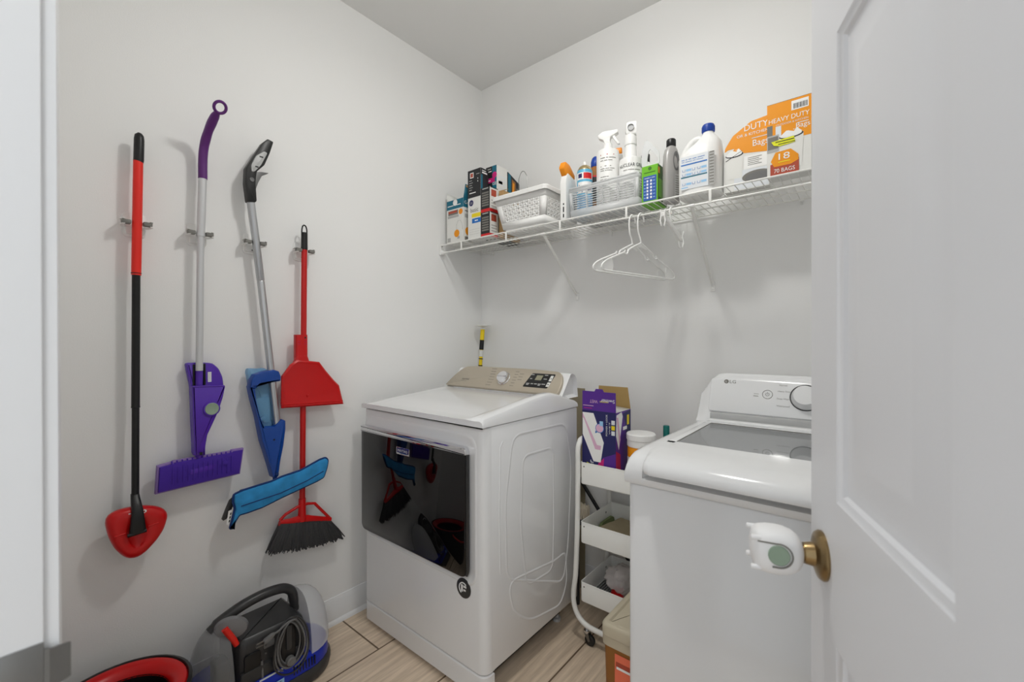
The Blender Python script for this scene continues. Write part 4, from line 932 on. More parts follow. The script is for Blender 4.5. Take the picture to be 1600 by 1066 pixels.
# middle tray: folded cloth, sponge, scouring pad
m = MB(); B_ = frame((1.010, -.190, .4055), (.97, -.18, 0), (.18, .97, 0))
def pad(mm, M, lx, ly, h, mt, seed, nx=14, ny=12, amp=.004):
    rr = random.Random(seed); vs = []; fs = []
    for j in range(ny+1):
        for i in range(nx+1):
            u, v = i/nx, j/ny; e = min(u, 1-u, v, 1-v)
            z = h*min(1, (e*9)**.5) if e > 0 else 0
            vs.append(((u-.5)*lx, (v-.5)*ly, z+amp*noise.noise(Vector((u*3+seed, v*3, 0)))*(1 if e > 0 else 0)))
    for j in range(ny):
        for i in range(nx): a = j*(nx+1)+i; fs.append((a, a+1, a+nx+2, a+nx+1))
    b0 = len(vs); per = [i for i in range(nx+1)]+[(j+1)*(nx+1)-1 for j in range(1, ny+1)]+[ny*(nx+1)+i for i in range(nx-1, -1, -1)]+[j*(nx+1) for j in range(ny-1, 0, -1)]
    fs.append(tuple(reversed(per))); return mm.add(vs, fs, mt, M)
pad(m, B_, .17, .17, .042, TCLOTH, 2); one(m, 'folded_cloth', 'tan folded cloth in the middle tray of the cart', 'cloth')
m = MB(); pad(m, frame((.9075, -.15, .4055), (.0, 1, 0), (-1, 0, 0)), .13, .019, .03, GSPONGE, 5); one(m, 'sponge', 'green-grey sponge at the left edge of the middle cart tray', 'sponge')
m = MB(); rs_ = random.Random(9); pts = [Vector((1.115+rs_.gauss(0, .022), -.112+rs_.gauss(0, .008), .428+rs_.gauss(0, .008))) for k in range(60)]; m.tube(spline(pts, 3), .0022, BLK, 5); one(m, 'scouring_pad', 'dark tangled scouring pad at the back of the middle cart tray', 'scourer')
m = MB(); bm = bmesh.new(); bmesh.ops.create_icosphere(bm, subdivisions=4, radius=1)
for v in bm.verts:
    n_ = noise.noise(v.co*1.7)*.35+noise.noise(v.co*5)*.14
    v.co = Vector((v.co.x*.062, v.co.y*.075, v.co.z*.052))*(1+n_)
zmin = min(v.co.z for v in bm.verts)
for v in bm.verts: v.co += Vector((1.005, -.20, .166-zmin))
m.bm(bm, BAGM); bg = thing('plastic_bag', 'crumpled clear plastic bag with red print in the bottom cart tray', 'bag', (1.005, -.20, .165))
m.build('bag_film', bg)
m = MB(); m.prism(rrect(.05, .055, .01, 3), 0, .03, RED, .006, frame((1.005, -.245, .168), (.9, .3, 0), (-.3, .9, .1))); m.build('red_packet', bg)
m = MB()
for k in range(7):
    m.box(.905+.011*k, .909+.011*k, -.27, -.11, .1665, .172, MGR)
m.box(.903, .977, -.275, -.270, .1640, .172, MGR); m.box(.903, .977, -.11, -.105, .1640, .172, MGR); one(m, 'wire_grate', 'small grey slatted grate lying in the bottom cart tray', 'grate')
# storage bin next to the washer
bn = thing('storage_bin', 'tan lidded bin with coral label tucked between cart and washer', 'bin', (1.215, -.54, 0))
m = MB(); b0 = rrect(.130, .23, .02, 4, 1.217, -.545)
m.rings([[(x, y, z) for x, y in inset(b0, i)] for z, i in ((.001, .012), (.006, .008), (.288, 0), (.292, 0))], BROWNC)
m.rings([[(x, y, z) for x, y in inset(b0, i)] for z, i in ((.272, .001), (.272, -.006), (.300, -.006), (.300, .001))], TAN); m.build('tub', bn)
m = MB(); m.box(-.022, .052, .03, .255, 0, .0006, ORLAB, M=FR(1.217, -.6605, 0)); LF = FR(1.217, -.6611, 0)
for k, c_ in enumerate((PKLAB, BRICKP, LILAC, ORLAB, BRICKP)): m.rect(-.018, .048, .05+.04*k, .072+.04*k, c_, LF, .0004)
m.greek((6,), -.016, .205, .017, WHTP, LF, .0008, w=.06); m.build('label', bn)
m = MB(); b1 = rrect(.142, .245, .024, 4, 1.217, -.545)
m.rings([[(x, y, z) for x, y in inset(b1, i)] for z, i in ((.300, .002), (.302, 0), (.330, 0), (.337, .004), (.340, .010), (.340, .022), (.334, .026))], TAN); m.build('lid', bn)
# things standing behind the dryer
yp = thing('extension_pole', 'yellow pole with black bands and white disc top in the corner behind dryer', 'pole', (.030, -.085, 0))
p0 = Vector((.034, -.150, .002)); p1 = Vector((.070, -.062, 1.318)); at = lambda t: p0.lerp(p1, t)
m = MB(); m.tube([at(0), at(.975)], .0105, YEL, 14); m.tube([at(.93), at(.985)], .0125, YEL, 14)
m.build('pole', yp)
m = MB(); m.tube([at(.895), at(.938)], .0128, BLK, 14); m.build('grip_band', yp)
for t in (.853, .823):
    m = MB(); m.tube([at(t), at(t+.004)], .0122, BLK, 14); m.build('ring', yp)
m = MB(); m.tube([at(.865), at(.893)], .0112, PAPER, 14); m.build('pale_sleeve', yp)
m = MB(); m.lathe([(0, -.008), (.012, -.008), (.020, -.004), (.047, .002), (.047, .005), (0, .006)], WPL, UP(.0705, -.061, 1.318), 28); m.build('disc', yp)
m = MB(); m.box(.56, .727, -.031, -.026, .002, .996, CARDG); one(m, 'cardboard_sheet', 'brown cardboard sheet on edge between dryer and back wall', 'cardboard')
sb = thing('push_broom', 'upturned push broom with white bristles behind the dryer', 'broom', (.755, -.15, 0))
m = MB(); m.box(.70, .815, -.18, -.125, .385, .41, DGR, .005); m.build('block', sb)
m = MB(); rr_ = random.Random(11)
for i in range(240):
    x = rr_.uniform(.704, .811); y = rr_.uniform(-.176, -.129); m.tube([(x, y, .408), (x+rr_.uniform(-.012, .012), y+rr_.uniform(-.01, .01), .468+rr_.uniform(-.01, .006))], .0018, WBRIST, 4)
m.build('bristles', sb)
m = MB(); m.tube([(.757, -.152, .001), (.757, -.152, .39)], .011, DGR, 10); m.build('pole', sb)
m = MB(); m.tube([(.60, -.050, .690), (.83, -.046, .40), (1.13, -.034, .006)], .009, BLK, 12); one(m, 'black_stick', 'thin black stick leaning behind dryer and cart', 'stick')

# ------------------------------------------------------------------ ventilated wire shelf on the back wall
SZ = 1.7525; SY = -.330; SX1 = XR-.006
sh = thing('wire_shelf', 'white ventilated wire shelf along the back wall above washer and dryer', 'shelf', (XR/2, -.165, SZ))
m = MB()
n_w = int((SX1-.012)/.0254)
for k in range(n_w+1):
    x = .014+.0254*k; m.tube([(x, SY+.001, SZ+.0015), (x, -.012, SZ+.0015)], .0016, WWIRE, 6)
m.build('wire_deck', sh)
for (y, z, r) in ((SY, SZ-.001, .0034), (-.012, SZ-.001, .0032), (-.115, SZ-.0022, .0026), (-.22, SZ-.0022, .0026)):
    m = MB(); m.tube([(.006, y, z), (SX1, y, z)], r, WWIRE, 8); m.build('rail', sh)
m = MB(); m.tube([(.055, SY, 1.709), (SX1, SY, 1.709)], .0036, WWIRE, 8); m.build('hanging_rail', sh)
for k in range(7):
    x = .170+.3048*k; m = MB(); m.box(x-.0045, x+.0045, SY-.0035, SY+.0005, 1.705, SZ, WWIRE, .001); m.build('front_post', sh)
m = MB(); m.box(.0005, .010, SY-.006, SY+.026, 1.700, 1.757, WPL, .003); m.box(.008, .030, SY-.004, SY+.020, 1.703, 1.722, WPL, .003); m.tube([(.010, SY, SZ), (.055, SY, SZ-.003)], .005, WPL, 8); m.tube([(.028, SY, 1.709), (.06, SY, 1.709)], .0045, WPL, 8)
m.lathe([(.003, 0), (.003, .001), (0, .001)], NICKEL, RT(.010, SY+.010, 1.748), 8); m.build('end_bracket', sh)
for xt, xf in ((.690, .668), (1.327, 1.313), (1.96, 1.95)):
    m = MB(); m.tube([(xt, SY+.002, 1.7065), (xt-.001, SY+.012, 1.700), (xf, -.018, 1.475), (xf, -.010, 1.468)], .0063, WWIRE, 10); m.tube([(xt-.010, SY, 1.709), (xt+.010, SY, 1.709)], .0058, WPL, 8); m.build('brace', sh)
    bf = MB(); bf.prism(rrect(.020, .040, .004, 3), .0005, .005, WPL, .002, FR(xf, 0, 1.456)); bf.lathe([(.0045, .005), (.004, .0075), (0, .008)], WPL, FR(xf, 0, 1.447), 10); bf.tube([(xf, -.014, 1.475), (xf, -.003, 1.462)], .0075, WPL, 10); bf.build('brace_foot', sh)
for k in range(6):
    m = MB(); x = .10+.38*k; m.box(x-.006, x+.006, -.018, -.0005, SZ-.010, SZ+.004, WPL, .002); m.lathe([(0, .0005), (.004, .0005), (.003, .004), (0, .004)], WPL, FR(x, 0, SZ-.016), 8); m.build('wall_clip', sh)
B = SZ+.0037        # top of the deck wires

def CF(x, y, z): return frame((x, y, z), (.87, .49, 0), (0, 0, 1))      # a label turned towards the doorway
def carton(x0, x1, y0, y1, z0, z1, mt): return MB().box(x0, x1, y0, y1, z0, z1, mt, .0008, 1)
# light-bulb carton, far left
t = thing('bulb_carton', 'white and teal light bulb carton with open flaps, leftmost on the shelf', 'box', (.10, -.265, B))
m = carton(.036, .164, -.310, -.222, B, 1.988, PAPER); F = FR(.036, -.310, 0); S = RT(.164, 0, 0)
m.rect(0, .128, 1.939, 1.9875, TEAL, F); m.lathe([(0, .0006), (.017, .0006), (0, .0007)], WHTP, F @ UP(.066, 1.972, 0), 16); m.greek((5, 5), .008, 1.953, .010, WHTP, F, .001, w=.10)
m.rect(.012, .088, 1.908, 1.932, GRYP, F); m.rect(.014, .08, 1.918, 1.93, BRICKP, F, .0006); m.rect(.008, .092, 1.893, 1.906, LGRP, F); m.lathe([(0, .0006), (.015, .0006), (0, .0007)], ORGP, F @ UP(.108, 1.918, 0), 16)
m.lathe([(0, .0006), (.020, .0006), (0, .0007)], ORG, F @ UP(.078, 1.806, 0), 24); m.tube([(.076, 1.825, .0006), (.076, 1.85, .0006), (.088, 1.872, .0006), (.105, 1.872, .0006), (.118, 1.852, .0006), (.122, 1.82, .0006)], .0007, LGRP, 5, F)
m.rect(.006, .03, B+.01, 1.788, LGRP, F); m.rect(.082, .1, B+.02, 1.79, LGRP, F)
m.rect(-.31, -.222, 1.939, 1.9875, TEAL, S); m.text('Great', -.303, 1.957, .017, WHTP, S, .001, w=.06); m.greek((3,), -.30, 1.915, .012, GRYP, S, .001); m.rect(-.30, -.25, 1.885, 1.905, LGRP, S); m.lathe([(0, .0006), (.022, .0006), (0, .0007)], ORG, S @ UP(-.275, 1.815, 0), 24); m.rect(-.30, -.25, 1.765, 1.785, GRYP, S)
m.build('carton', t)
m = MB(); m.add([(.0365, -.309, 1.987), (.0365, -.224, 1.987), (.0335, -.226, 2.030), (.0335, -.307, 2.036)], [(0, 1, 2, 3)], PAPER); m.build('left_flap', t, solid=.001)
m = MB(); m.add([(.1635, -.309, 1.987), (.1635, -.224, 1.987), (.1635, -.250, 2.062), (.1635, -.295, 2.062)], [(0, 1, 2, 3)], TEAL); m.add([(.1636, -.290, 2.046), (.1636, -.255, 2.046), (.1636, -.255, 2.058), (.1636, -.290, 2.058)], [(0, 1, 2, 3)], CARD); m.build('right_flap', t, solid=.001)
# black-topped bulb carton
m = carton(.198, .289, -.310, -.252, B, 2.114, PAPER); F = FR(.198, -.310, 0); S = RT(.289, 0, 0)
m.rect(0, .091, 1.971, 2.1135, BLKP, F); m.rect(.016, .042, 2.072, 2.100, WHTP, F, .0007); m.rect(.02, .038, 2.076, 2.096, BRICKP, F, .0010)
for k in range(5): m.rect(.010, .030+.006*(k % 2), 2.058-.012*k, 2.061-.012*k, LGRP, F, .0008)
m.rect(.07, .074, 2.06, 2.066, WHTP, F, .0008); m.rect(.07, .074, 2.046, 2.052, WHTP, F, .0008); m.greek((3,), .012, 1.990, .010, WHTP, F, .001, w=.045); m.rect(.060, .084, 2.085, 2.088, LGRP, F, .0008)
m.lathe([(0, .0006), (.0155, .0006), (0, .0007)], NAVYP, F @ UP(.025, 1.944, 0), 24); m.text('GE', .025, 1.938, .011, LGRP, F, .001, align='c'); m.text('basic', .020, 1.896, .022, GRYP, F, .0008, w=.055)
m.rect(.028, .091, 1.868, 1.888, YELP, F); m.rect(.030, .091, 1.838, 1.862, BLUPR, F); m.greek((3,), .05, 1.844, .012, WHTP, F, .0008)
for k in range(3): m.rect(.012, .085, 1.782+.012*k, 1.783+.012*k, LGRP, F)
m.rect(-.310, -.252, B, 2.1135, BLKP, S); m.rect(-.308, -.296, 2.0, 2.08, TEAL, S, .0007); m.rect(-.30, -.262, 2.088, 2.095, WHTP, S, .0008); m.rect(-.30, -.27, 2.100, 2.104, WHTP, S, .0008)
one(m, 'bulb_carton', 'tall carton with black top and white lower half reading basic', 'box')
# two small stacked bulb cartons
for k, (z0, lab) in enumerate(((B, 'lower of the two small black cartons with red strip stacked on the shelf'), (B+.1245, 'upper of the two small black cartons with red strip stacked on the shelf'))):
    z1 = z0+.124; m = carton(.2915, .352, -.310, -.248, z0, z1, PAPER); F = FR(.2915, -.310, 0); S = RT(.352, 0, 0)
    m.rect(0, .0605, z0, z1, BLKP, F); m.rect(0, .0605, z0, z0+.016, REDPR, F, .0006)
    for j in range(6): m.rect(.007, .053, z0+.030+.0125*j, z0+.038+.0125*j, GRYP, F, .0007)
    m.rect(.010, .05, z1-.009, z1-.004, LGRP, F, .0007)
    m.rect(-.310, -.248, z0, z0+.016, REDPR, S); m.rect(-.300, -.262, z1-.046, z1-.012, BRICKP, S)
    for j in range(3): m.rect(-.30, -.258, z0+.026+.014*j, z0+.032+.014*j, LGRP, S)
    m.rect(-.308, -.250, z1-.004, z1-.0005, BLKP, S, .0006)
    one(m, 'bulb_carton', lab, 'box', 'small black bulb cartons')
# taller cartons behind
m = carton(.262, .336, -.2405, -.155, B, 2.137, PAPER); F = FR(.262, -.2405, 0); S = RT(.336, 0, 0)
m.rect(0, .074, B, 2.1365, BLKP, F); m.rect(.044, .074, 2.0, 2.1365, TEAL, F, .0006); m.rect(.008, .062, 2.052, 2.076, MAGP, F, .0008); m.lathe([(0, .0008), (.016, .0008), (0, .0010)], MAGP, F @ UP(.060, 2.088, 0), 18); m.greek((3,), .012, 2.058, .011, WHTP, F, .0012)
m.rect(.012, .04, 2.108, 2.113, WHTP, F, .0008); m.rect(.012, .035, 2.122, 2.126, LGRP, F, .0008); m.text('GE', .060, 2.036, .016, WHTP, F, .0012, align='c')
for j in range(4): m.rect(-.23, -.17, 2.02+.02*j, 2.026+.02*j, LABEL, S); m.rect(-.225, -.195, 2.045, 2.06, PKLAB, S, .0006)
one(m, 'bulb_carton', 'tall carton with teal corner and magenta patch standing behind the small cartons', 'box')
m = MB(); z1, z2 = 2.125, 2.085; y1_, y2_ = -.153, -.055
m.add([(.264, y1_, B), (.338, y1_, B), (.338, y2_, B), (.264, y2_, B), (.264, y1_, z1), (.338, y1_, z1), (.338, y2_, z2), (.264, y2_, z2)], [(0, 1, 5, 4), (1, 2, 6, 5), (2, 3, 7, 6), (3, 0, 4, 7), (0, 3, 2, 1), (4, 5, 6, 7)], BLKP)
S = RT(.338, 0, 0); m.poly([(y1_+.002, B), (y1_+.025, B), (y1_+.025, z1-.014), (y1_+.002, z1-.004)], TEAL, S); m.poly([(y1_+.032, 2.0), (y1_+.066, 2.0), (y1_+.064, 2.085), (y1_+.034, 2.095)], BROWNC, S); m.poly([(y1_+.036, 2.02), (y1_+.05, 2.02), (y1_+.054, 2.075), (y1_+.040, 2.08)], ORG, S, .0007); m.poly([(y1_+.072, 2.02), (y1_+.095, 2.015), (y1_+.093, 2.022), (y1_+.073, 2.028)], GOLD, S, .0007)
m.rect(y1_+.07, y1_+.09, 2.045, 2.055, GRYP, S, .0007); one(m, 'bulb_carton', 'dark carton with teal and brown picture at the rear of the carton cluster', 'box')
t = thing('cardboard_box', 'plain brown cardboard box wedged between cartons and white basket', 'box', (.366, -.17, B))
m = MB(); m.box(.3535, .383, -.244, -.105, B, 1.995, CARD, .001, 1); m.build('box', t)
m = MB(); m.add([(.3535, -.244, 1.995), (.383, -.244, 1.995), (.383, -.20, 2.012), (.3535, -.20, 2.012)], [(0, 1, 2, 3)], CARDI); m.build('flap', t, solid=.0015)
# white perforated basket
def perf(mm, c, nx, ny, mu, mv, mt, rad=.32, slots=False):
    P = [Vector(p) for p in c]
    at = lambda u, v: (P[0]*(1-u)+P[1]*u)*(1-v)+(P[3]*(1-u)+P[2]*u)*v
    vs = []; fs = []
    def q(*uv):
        b = len(vs); vs.extend(at(*p) for p in uv); fs.append(tuple(range(b, b+len(uv))))
    u0, u1, v0, v1 = mu, 1-mu, mv[0], 1-mv[1]
    q((0, 0), (1, 0), (1, v0), (0, v0)); q((0, v1), (1, v1), (1, 1), (0, 1)); q((0, v0), (u0, v0), (u0, v1), (0, v1)); q((u1, v0), (1, v0), (1, v1), (u1, v1))
    du, dv = (u1-u0)/nx, (v1-v0)/ny
    for i in range(nx):
        for j in range(ny):
            cu, cv = u0+du*(i+.5), v0+dv*(j+.5); out = []; inn = []
            for k in range(8):
                a = 2*PI*k/8; s_, c_ = math.sin(a), math.cos(a); mx = max(abs(s_), abs(c_))
                out.append((cu+du/2*c_/mx, cv+dv/2*s_/mx)); inn.append((cu+du*(rad if not slots else .44)*(c_ if not slots else max(-1, min(1, c_*1.35))), cv+dv*rad*(s_ if not slots else max(-1, min(1, s_*1.35)))))
            for k in range(8): l = (k+1) % 8; q(out[k], out[l], inn[l], inn[k])
    mm.add(vs, fs, mt)
t = thing('storage_basket', 'white perforated plastic basket left of the clear basket on the shelf', 'basket', (.55, -.21, B))
bx0, bx1, by0, by1 = .434, .676, -.302, -.130; tx0, tx1, ty0, ty1 = .392, .696, -.322, -.100; zb, zt = B+.016, 1.930
Cb = [(bx0, by0, zb), (bx1, by0, zb), (bx1, by1, zb), (bx0, by1, zb)]; Ct = [(tx0, ty0, zt), (tx1, ty0, zt), (tx1, ty1, zt), (tx0, ty1, zt)]
m = MB()
for i, (nx, ny) in enumerate(((8, 4), (6, 5), (8, 4), (6, 5))):
    j = (i+1) % 4; perf(m, [Cb[i], Cb[j], Ct[j], Ct[i]], nx, ny, .11, (.20, .28), WPL, .18)
m.build('walls', t, solid=.0022)
m = MB(); m.rings([[(x, y, z) for x, y in inset(rrect(bx1-bx0, by1-by0, .02, 4, (bx0+bx1)/2, (by0+by1)/2), i)] for z, i in ((B, .012), (B+.002, .008), (zb, .002), (zb+.004, .002))], WPL); m.build('base', t)
m = MB(); o_ = rrect(tx1-tx0+.024, ty1-ty0+.024, .022, 5, (tx0+tx1)/2, (ty0+ty1)/2)
m.rings([[(x, y, z) for x, y in inset(o_, i)] for z, i in ((zt-.018, .001), (zt-.002, 0), (zt+.003, .004), (zt+.003, .010), (zt-.004, .013), (zt-.004, .010), (zt-.001, .006), (zt-.018, .003))], WPL, closed=True); m.build('rim', t)
m = MB(); bm = bmesh.new(); bmesh.ops.create_icosphere(bm, subdivisions=4, radius=1)
for v in bm.verts: v.co = Vector((v.co.x*.060, v.co.y*.052, v.co.z*.092))*(1+.22*noise.noise(v.co*3)+.14*noise.noise(v.co*8))
for v in bm.verts: v.co += Vector((.612, -.19, 1.880))
m.bm(bm, CLOTH); one(m, 'white_rag', 'crumpled white rag heaped inside the white perforated basket', 'rag')
t = thing('wire_hook', 'bent grey wire loop with flat grey bar sticking out of the white basket', 'hook', (.47, -.17, zb))
m = MB(); m.tube(spline([(.437, -.185, zb+.006), (.436, -.185, 2.02), (.444, -.185, 2.068), (.462, -.185, 2.088), (.482, -.185, 2.070), (.492, -.185, 2.02), (.494, -.185, zb+.006)], 6), .0017, NICKEL, 7); m.build('wire', t)
m = MB(); m.box(.405, .515, -.190, -.180, 1.938, 1.952, MGR, .003); m.build('bar', t)

# bottles
def sprayer(M, parent, body_m, trig_m, k=1.0):
    S3 = M @ Matrix.Scale(k, 4)
    mm = MB(); mm.prism(roundpoly([(-.012, .0), (.012, .0), (.012, .014), (.018, .028), (.052, .036), (.052, .050), (-.010, .060), (-.034, .050), (-.032, .036), (-.014, .022)], .005, 3), -.0115, .0115, body_m, .004, S3 @ frame((0, 0, 0), (1, 0, 0), (0, 0, 1)))
    mm.lathe([(.0165, -.016), (.0175, -.014), (.0175, .0), (.013, .003), (0, .003)], body_m, S3, 20); mm.build('spray_head', parent)
    mm = MB(); mm.prism(roundpoly([(.022, .032), (.034, .034), (.040, .014), (.050, -.010), (.042, -.012), (.030, .012)], .003, 2), -.006, .006, trig_m, .002, S3 @ frame((0, 0, 0), (1, 0, 0), (0, 0, 1))); mm.build('trigger', parent)
def dirM(x, y, z, ang): return Matrix.Translation((x, y, z)) @ Matrix.Rotation(ang, 4, 'Z')
# flat bottle with orange head
t = thing('spray_bottle', 'flat white spray bottle with orange head between the two baskets', 'bottle', (.778, -.24, B))
m = MB(); Y_ = frame((.764, 0, 0), (0, 1, 0), (0, 0, 1))
ob = roundpoly([(-.303, B+.0005), (-.205, B+.0005), (-.205, 1.905), (-.225, 1.955), (-.290, 1.972), (-.303, 1.93)], .012, 4); m.prism(ob, 0, .028, HVYW, .006, Y_)
m.greek((2, 3, 1), .0225, B+.016, .013, BLKP, FR(.764, -.303, 0), .0008, w=.062, rot=PI/2); m.build('body', t)
m = MB(); m.prism(roundpoly([(-.318, 1.985), (-.296, 1.955), (-.245, 1.958), (-.222, 1.955), (-.222, 1.975), (-.265, 2.010), (-.302, 2.016)], .007, 3), .002, .026, ORGP, .005, Y_); m.build('spray_head', t)
# clear slotted basket
t = thing('slotted_basket', 'translucent slotted plastic basket full of cleaning bottles', 'basket', (.97, -.205, B))
cx0, cx1, cy0, cy1 = .818, 1.118, -.302, -.094; ux0, ux1, uy0, uy1 = .812, 1.124, -.312, -.088; cz = 1.884
Cb = [(cx0, cy0, B+.003), (cx1, cy0, B+.003), (cx1, cy1, B+.003), (cx0, cy1, B+.003)]; Ct = [(ux0, uy0, cz), (ux1, uy0, cz), (ux1, uy1, cz), (ux0, uy1, cz)]
m = MB()
for i, (nx, ny) in enumerate(((4, 8), (3, 8), (4, 8), (3, 8))):
    j = (i+1) % 4; perf(m, [Cb[i], Cb[j], Ct[j], Ct[i]], nx, ny, .04, (.26, .14), CLEARB, .28, True)
m.build('walls', t, solid=.0018)
m = MB(); m.box(cx0, cx1, cy0, cy1, B+.0003, B+.003, CLEARB); m.build('base', t)
m = MB(); m.tube([(x, y, cz) for x, y in rrect(ux1-ux0+.002, uy1-uy0+.002, .012, 4, (ux0+ux1)/2, (uy0+uy1)/2)], .0032, CLEARB, 8, closed=True); m.build('rim', t)
BB = B+.0036
# aerosol can
t = thing('aerosol_can', 'blue and red disinfectant aerosol can in the clear basket', 'can', (.856, -.252, BB)); ca_ = (.856, -.252)
m = MB(); m.lathe([(0, 0), (.032, 0), (.0335, .003), (.0335, .205), (.0325, .209), (0, .209)], LYSB, UP(*ca_, BB), 32); W = CF(*ca_, BB)
m.band(.0335, -1.2, 1.2, .165, .195, WHTP, W, 16); m.band(.0335, -.15, 1.0, .168, .193, REDPR, W, 12, .0008); m.band(.0335, -.9, -.35, .172, .190, NAVYP, W, 8, .0008); m.band(.0335, -1.0, 1.1, .105, .155, WHTP, W, 16); m.text('Lysol', -.026, .116, .028, NAVYP, W, .0012, w=.054, cyl=.0335); m.band(.0335, -1.3, 1.3, .03, .095, SKYP, W, 16); m.build('body', t)
m = MB(); m.lathe([(.0325, .208), (.031, .214), (.024, .226), (.016, .232), (0, .233)], GOLD, UP(*ca_, BB), 28); m.build('dome', t)
m = MB(); m.lathe([(.008, .231), (.008, .240), (.006, .250), (0, .251)], WPL, UP(*ca_, BB), 14); m.build('nozzle', t)
# dark bottle with blue cap
t = thing('cleaner_bottle', 'dark brown bottle with blue flip cap behind the aerosol can', 'bottle', (.853, -.150, BB)); q_ = (.853, -.150)
m = MB(); m.lathe([(0, 0), (.030, 0), (.031, .003), (.031, .22), (.026, .245), (.016, .262), (0, .263)], BROWNC, UP(*q_, BB), 24); m.band(.031, -1.4, 1.4, .10, .205, BLKP, CF(*q_, BB), 16); m.band(.031, -.6, 1.2, .205, .212, REDPR, CF(*q_, BB), 16); m.build('body', t)
m = MB(); m.lathe([(.019, .258), (.021, .262), (.021, .280), (.016, .298), (.008, .306), (0, .307)], CAPB, UP(*q_, BB), 20); m.build('cap', t)
# white round spray bottle
q_ = (.966, -.252)
t = thing('spray_bottle', 'white cylindrical spray bottle with printed text and side-turned trigger head', 'bottle', (*q_, BB))
m = MB(); m.lathe([(0, 0), (.044, 0), (.0465, .003), (.0465, .252), (.044, .262), (.032, .268), (.019, .272), (.017, .292), (0, .292)], HVYW, UP(*q_, BB), 36); W = CF(*q_, BB)
for k, (tx, z, h, w_) in enumerate((((10,), .232, .008, .058), ((5, 2, 7), .220, .006, .066), ((4, 4, 5), .2095, .005, .05), ((11,), .186, .006, .045), ((6, 5, 6), .176, .005, .06), ((5, 9), .168, .005, .05), ((7,), .142, .006, .035), ((4, 3, 2, 5), .132, .005, .06), ((2, 8), .124, .005, .035))): m.greek(tx, -.034, z, h, GRYP if k else BRICKP, W, .0008, w=w_, cyl=.0465)
m.build('body', t); sprayer(dirM(*q_, BB+.292, .35) @ Matrix.Rotation(-.18, 4, 'Y'), t, WPL, WPL, .98)
# nuclear green bottle
q_ = (1.064, -.245)
t = thing('spray_bottle', 'white bottle with NUCLEAR GREEN label and narrow neck in the clear basket', 'bottle', (*q_, BB))
m = MB(); m.lathe([(0, 0), (.044, 0), (.0465, .003), (.0465, .190), (.044, .204), (.036, .209), (.026, .211), (.0235, .215), (.0215, .262), (.024, .264), (.024, .270), (0, .270)], HVYW, UP(*q_, BB), 36); W = CF(*q_, BB)
m.text('NUCLEAR GREEN', .004, .164, .0135, BLKP, W, .0008, w=.118, align='c', cyl=.0465); m.greek((5, 7, 7), 0, .149, .005, GRYP, W, .0008, w=.07, align='c', cyl=.0465); m.band(.0465, -1.4, 1.4, .02, .075, YELP, W, 16, .0003) if False else None
m.build('body', t); 
m = MB(); Z_ = dirM(*q_, BB+.270, math.atan2(-.91, .41)); m.lathe([(.0235, 0), (.0225, .03), (.0215, .04), (0, .04)], WPL, Z_, 24)
m.prism(roundpoly([(-.022, .03), (.022, .03), (.024, .060), (.022, .082), (.006, .090), (-.016, .084), (-.022, .06)], .008, 3), -.0215, .0215, WPL, .015, Z_ @ frame((0, 0, 0), (1, 0, 0), (0, 0, 1))); m.lathe([(.013, .022), (.013, .029), (.0115, .029), (.011, .024), (0, .024)], LGR, Z_ @ frame((0, 0, .058), (0, 1, 0), (0, 0, 1)), 20); m.build('spray_head', t)
# bottles at the back of the clear basket
q_ = (.958, -.140); t = thing('spray_bottle', 'spray bottle with orange nozzle between the two white bottles', 'bottle', (*q_, BB))
m = MB(); m.lathe([(0, 0), (.030, 0), (.032, .003), (.032, .21), (.016, .245), (.014, .262), (0, .262)], HVYW, UP(*q_, BB), 24); m.build('body', t)
m = MB(); m.box(-.022, .020, -.010, .010, .262, .292, WPL, .004, M=dirM(*q_, BB, .3)); m.build('spray_head', t); m = MB(); m.box(-.020, .018, -.011, .011, .292, .318, ORGP, .004, M=dirM(*q_, BB, .3)); m.build('nozzle', t)
q_ = (1.082, -.138); t = thing('cleaner_bottle', 'small bottle with black cap behind the NUCLEAR GREEN bottle', 'bottle', (*q_, BB))
m = MB(); m.lathe([(0, 0), (.028, 0), (.030, .003), (.030, .20), (.016, .225), (0, .226)], HVYW, UP(*q_, BB), 24); m.build('body', t); m = MB(); m.lathe([(.018, .222), (.018, .255), (.015, .258), (0, .258)], BLK, UP(*q_, BB), 20); m.build('cap', t)
# green carton on clear hang card
t = thing('pest_trap_pack', 'bright green carton with blue panel in clear plastic hang pack', 'package', (1.162, -.27, B))
m = MB(); m.box(1.1335, 1.196, -.300, -.205, B, 1.902, GRNP, .001, 1); F = FR(1.1335, -.300, 0); S = RT(1.196, 0, 0)
m.rect(.006, .057, B+.012, 1.862, BPAN, F); m.greek((5,), .031, 1.872, .007, DGRNP, F, .0008, w=.044, align='c'); m.lathe([(0, .0005), (.007, .0005), (0, .0006)], DGRNP, F @ UP(.032, 1.890, 0), 14); m.greek((7, 1, 4), .031, 1.852, .004, WHTP, F, .0008, w=.04, align='c')
for i in range(2):
    for j in range(6): m.rect(.019+.014*i, .026+.014*i, B+.020+.0125*j, B+.028+.0125*j, WHTP, F, .0009); m.rect(.008+.036*i, .016+.036*i, B+.022+.0125*j, B+.0245+.0125*j, SKYP, F, .0009)
m.rect(-.300, -.205, B, 1.902, DGRNP, S, .0002); m.rect(-.298, -.282, 1.868, 1.892, ORG, S, .0006); m.rect(-.292, -.215, 1.78, 1.85, GRNP, S, .0005)
m.build('carton', t)
m = MB(); oc = roundpoly([(1.1275, 1.905), (1.1275, 1.965), (1.143, 2.006), (1.152, 2.008), (1.196, 1.950), (1.199, 1.905)], .008, 4); hc = (1.168, 1.938)
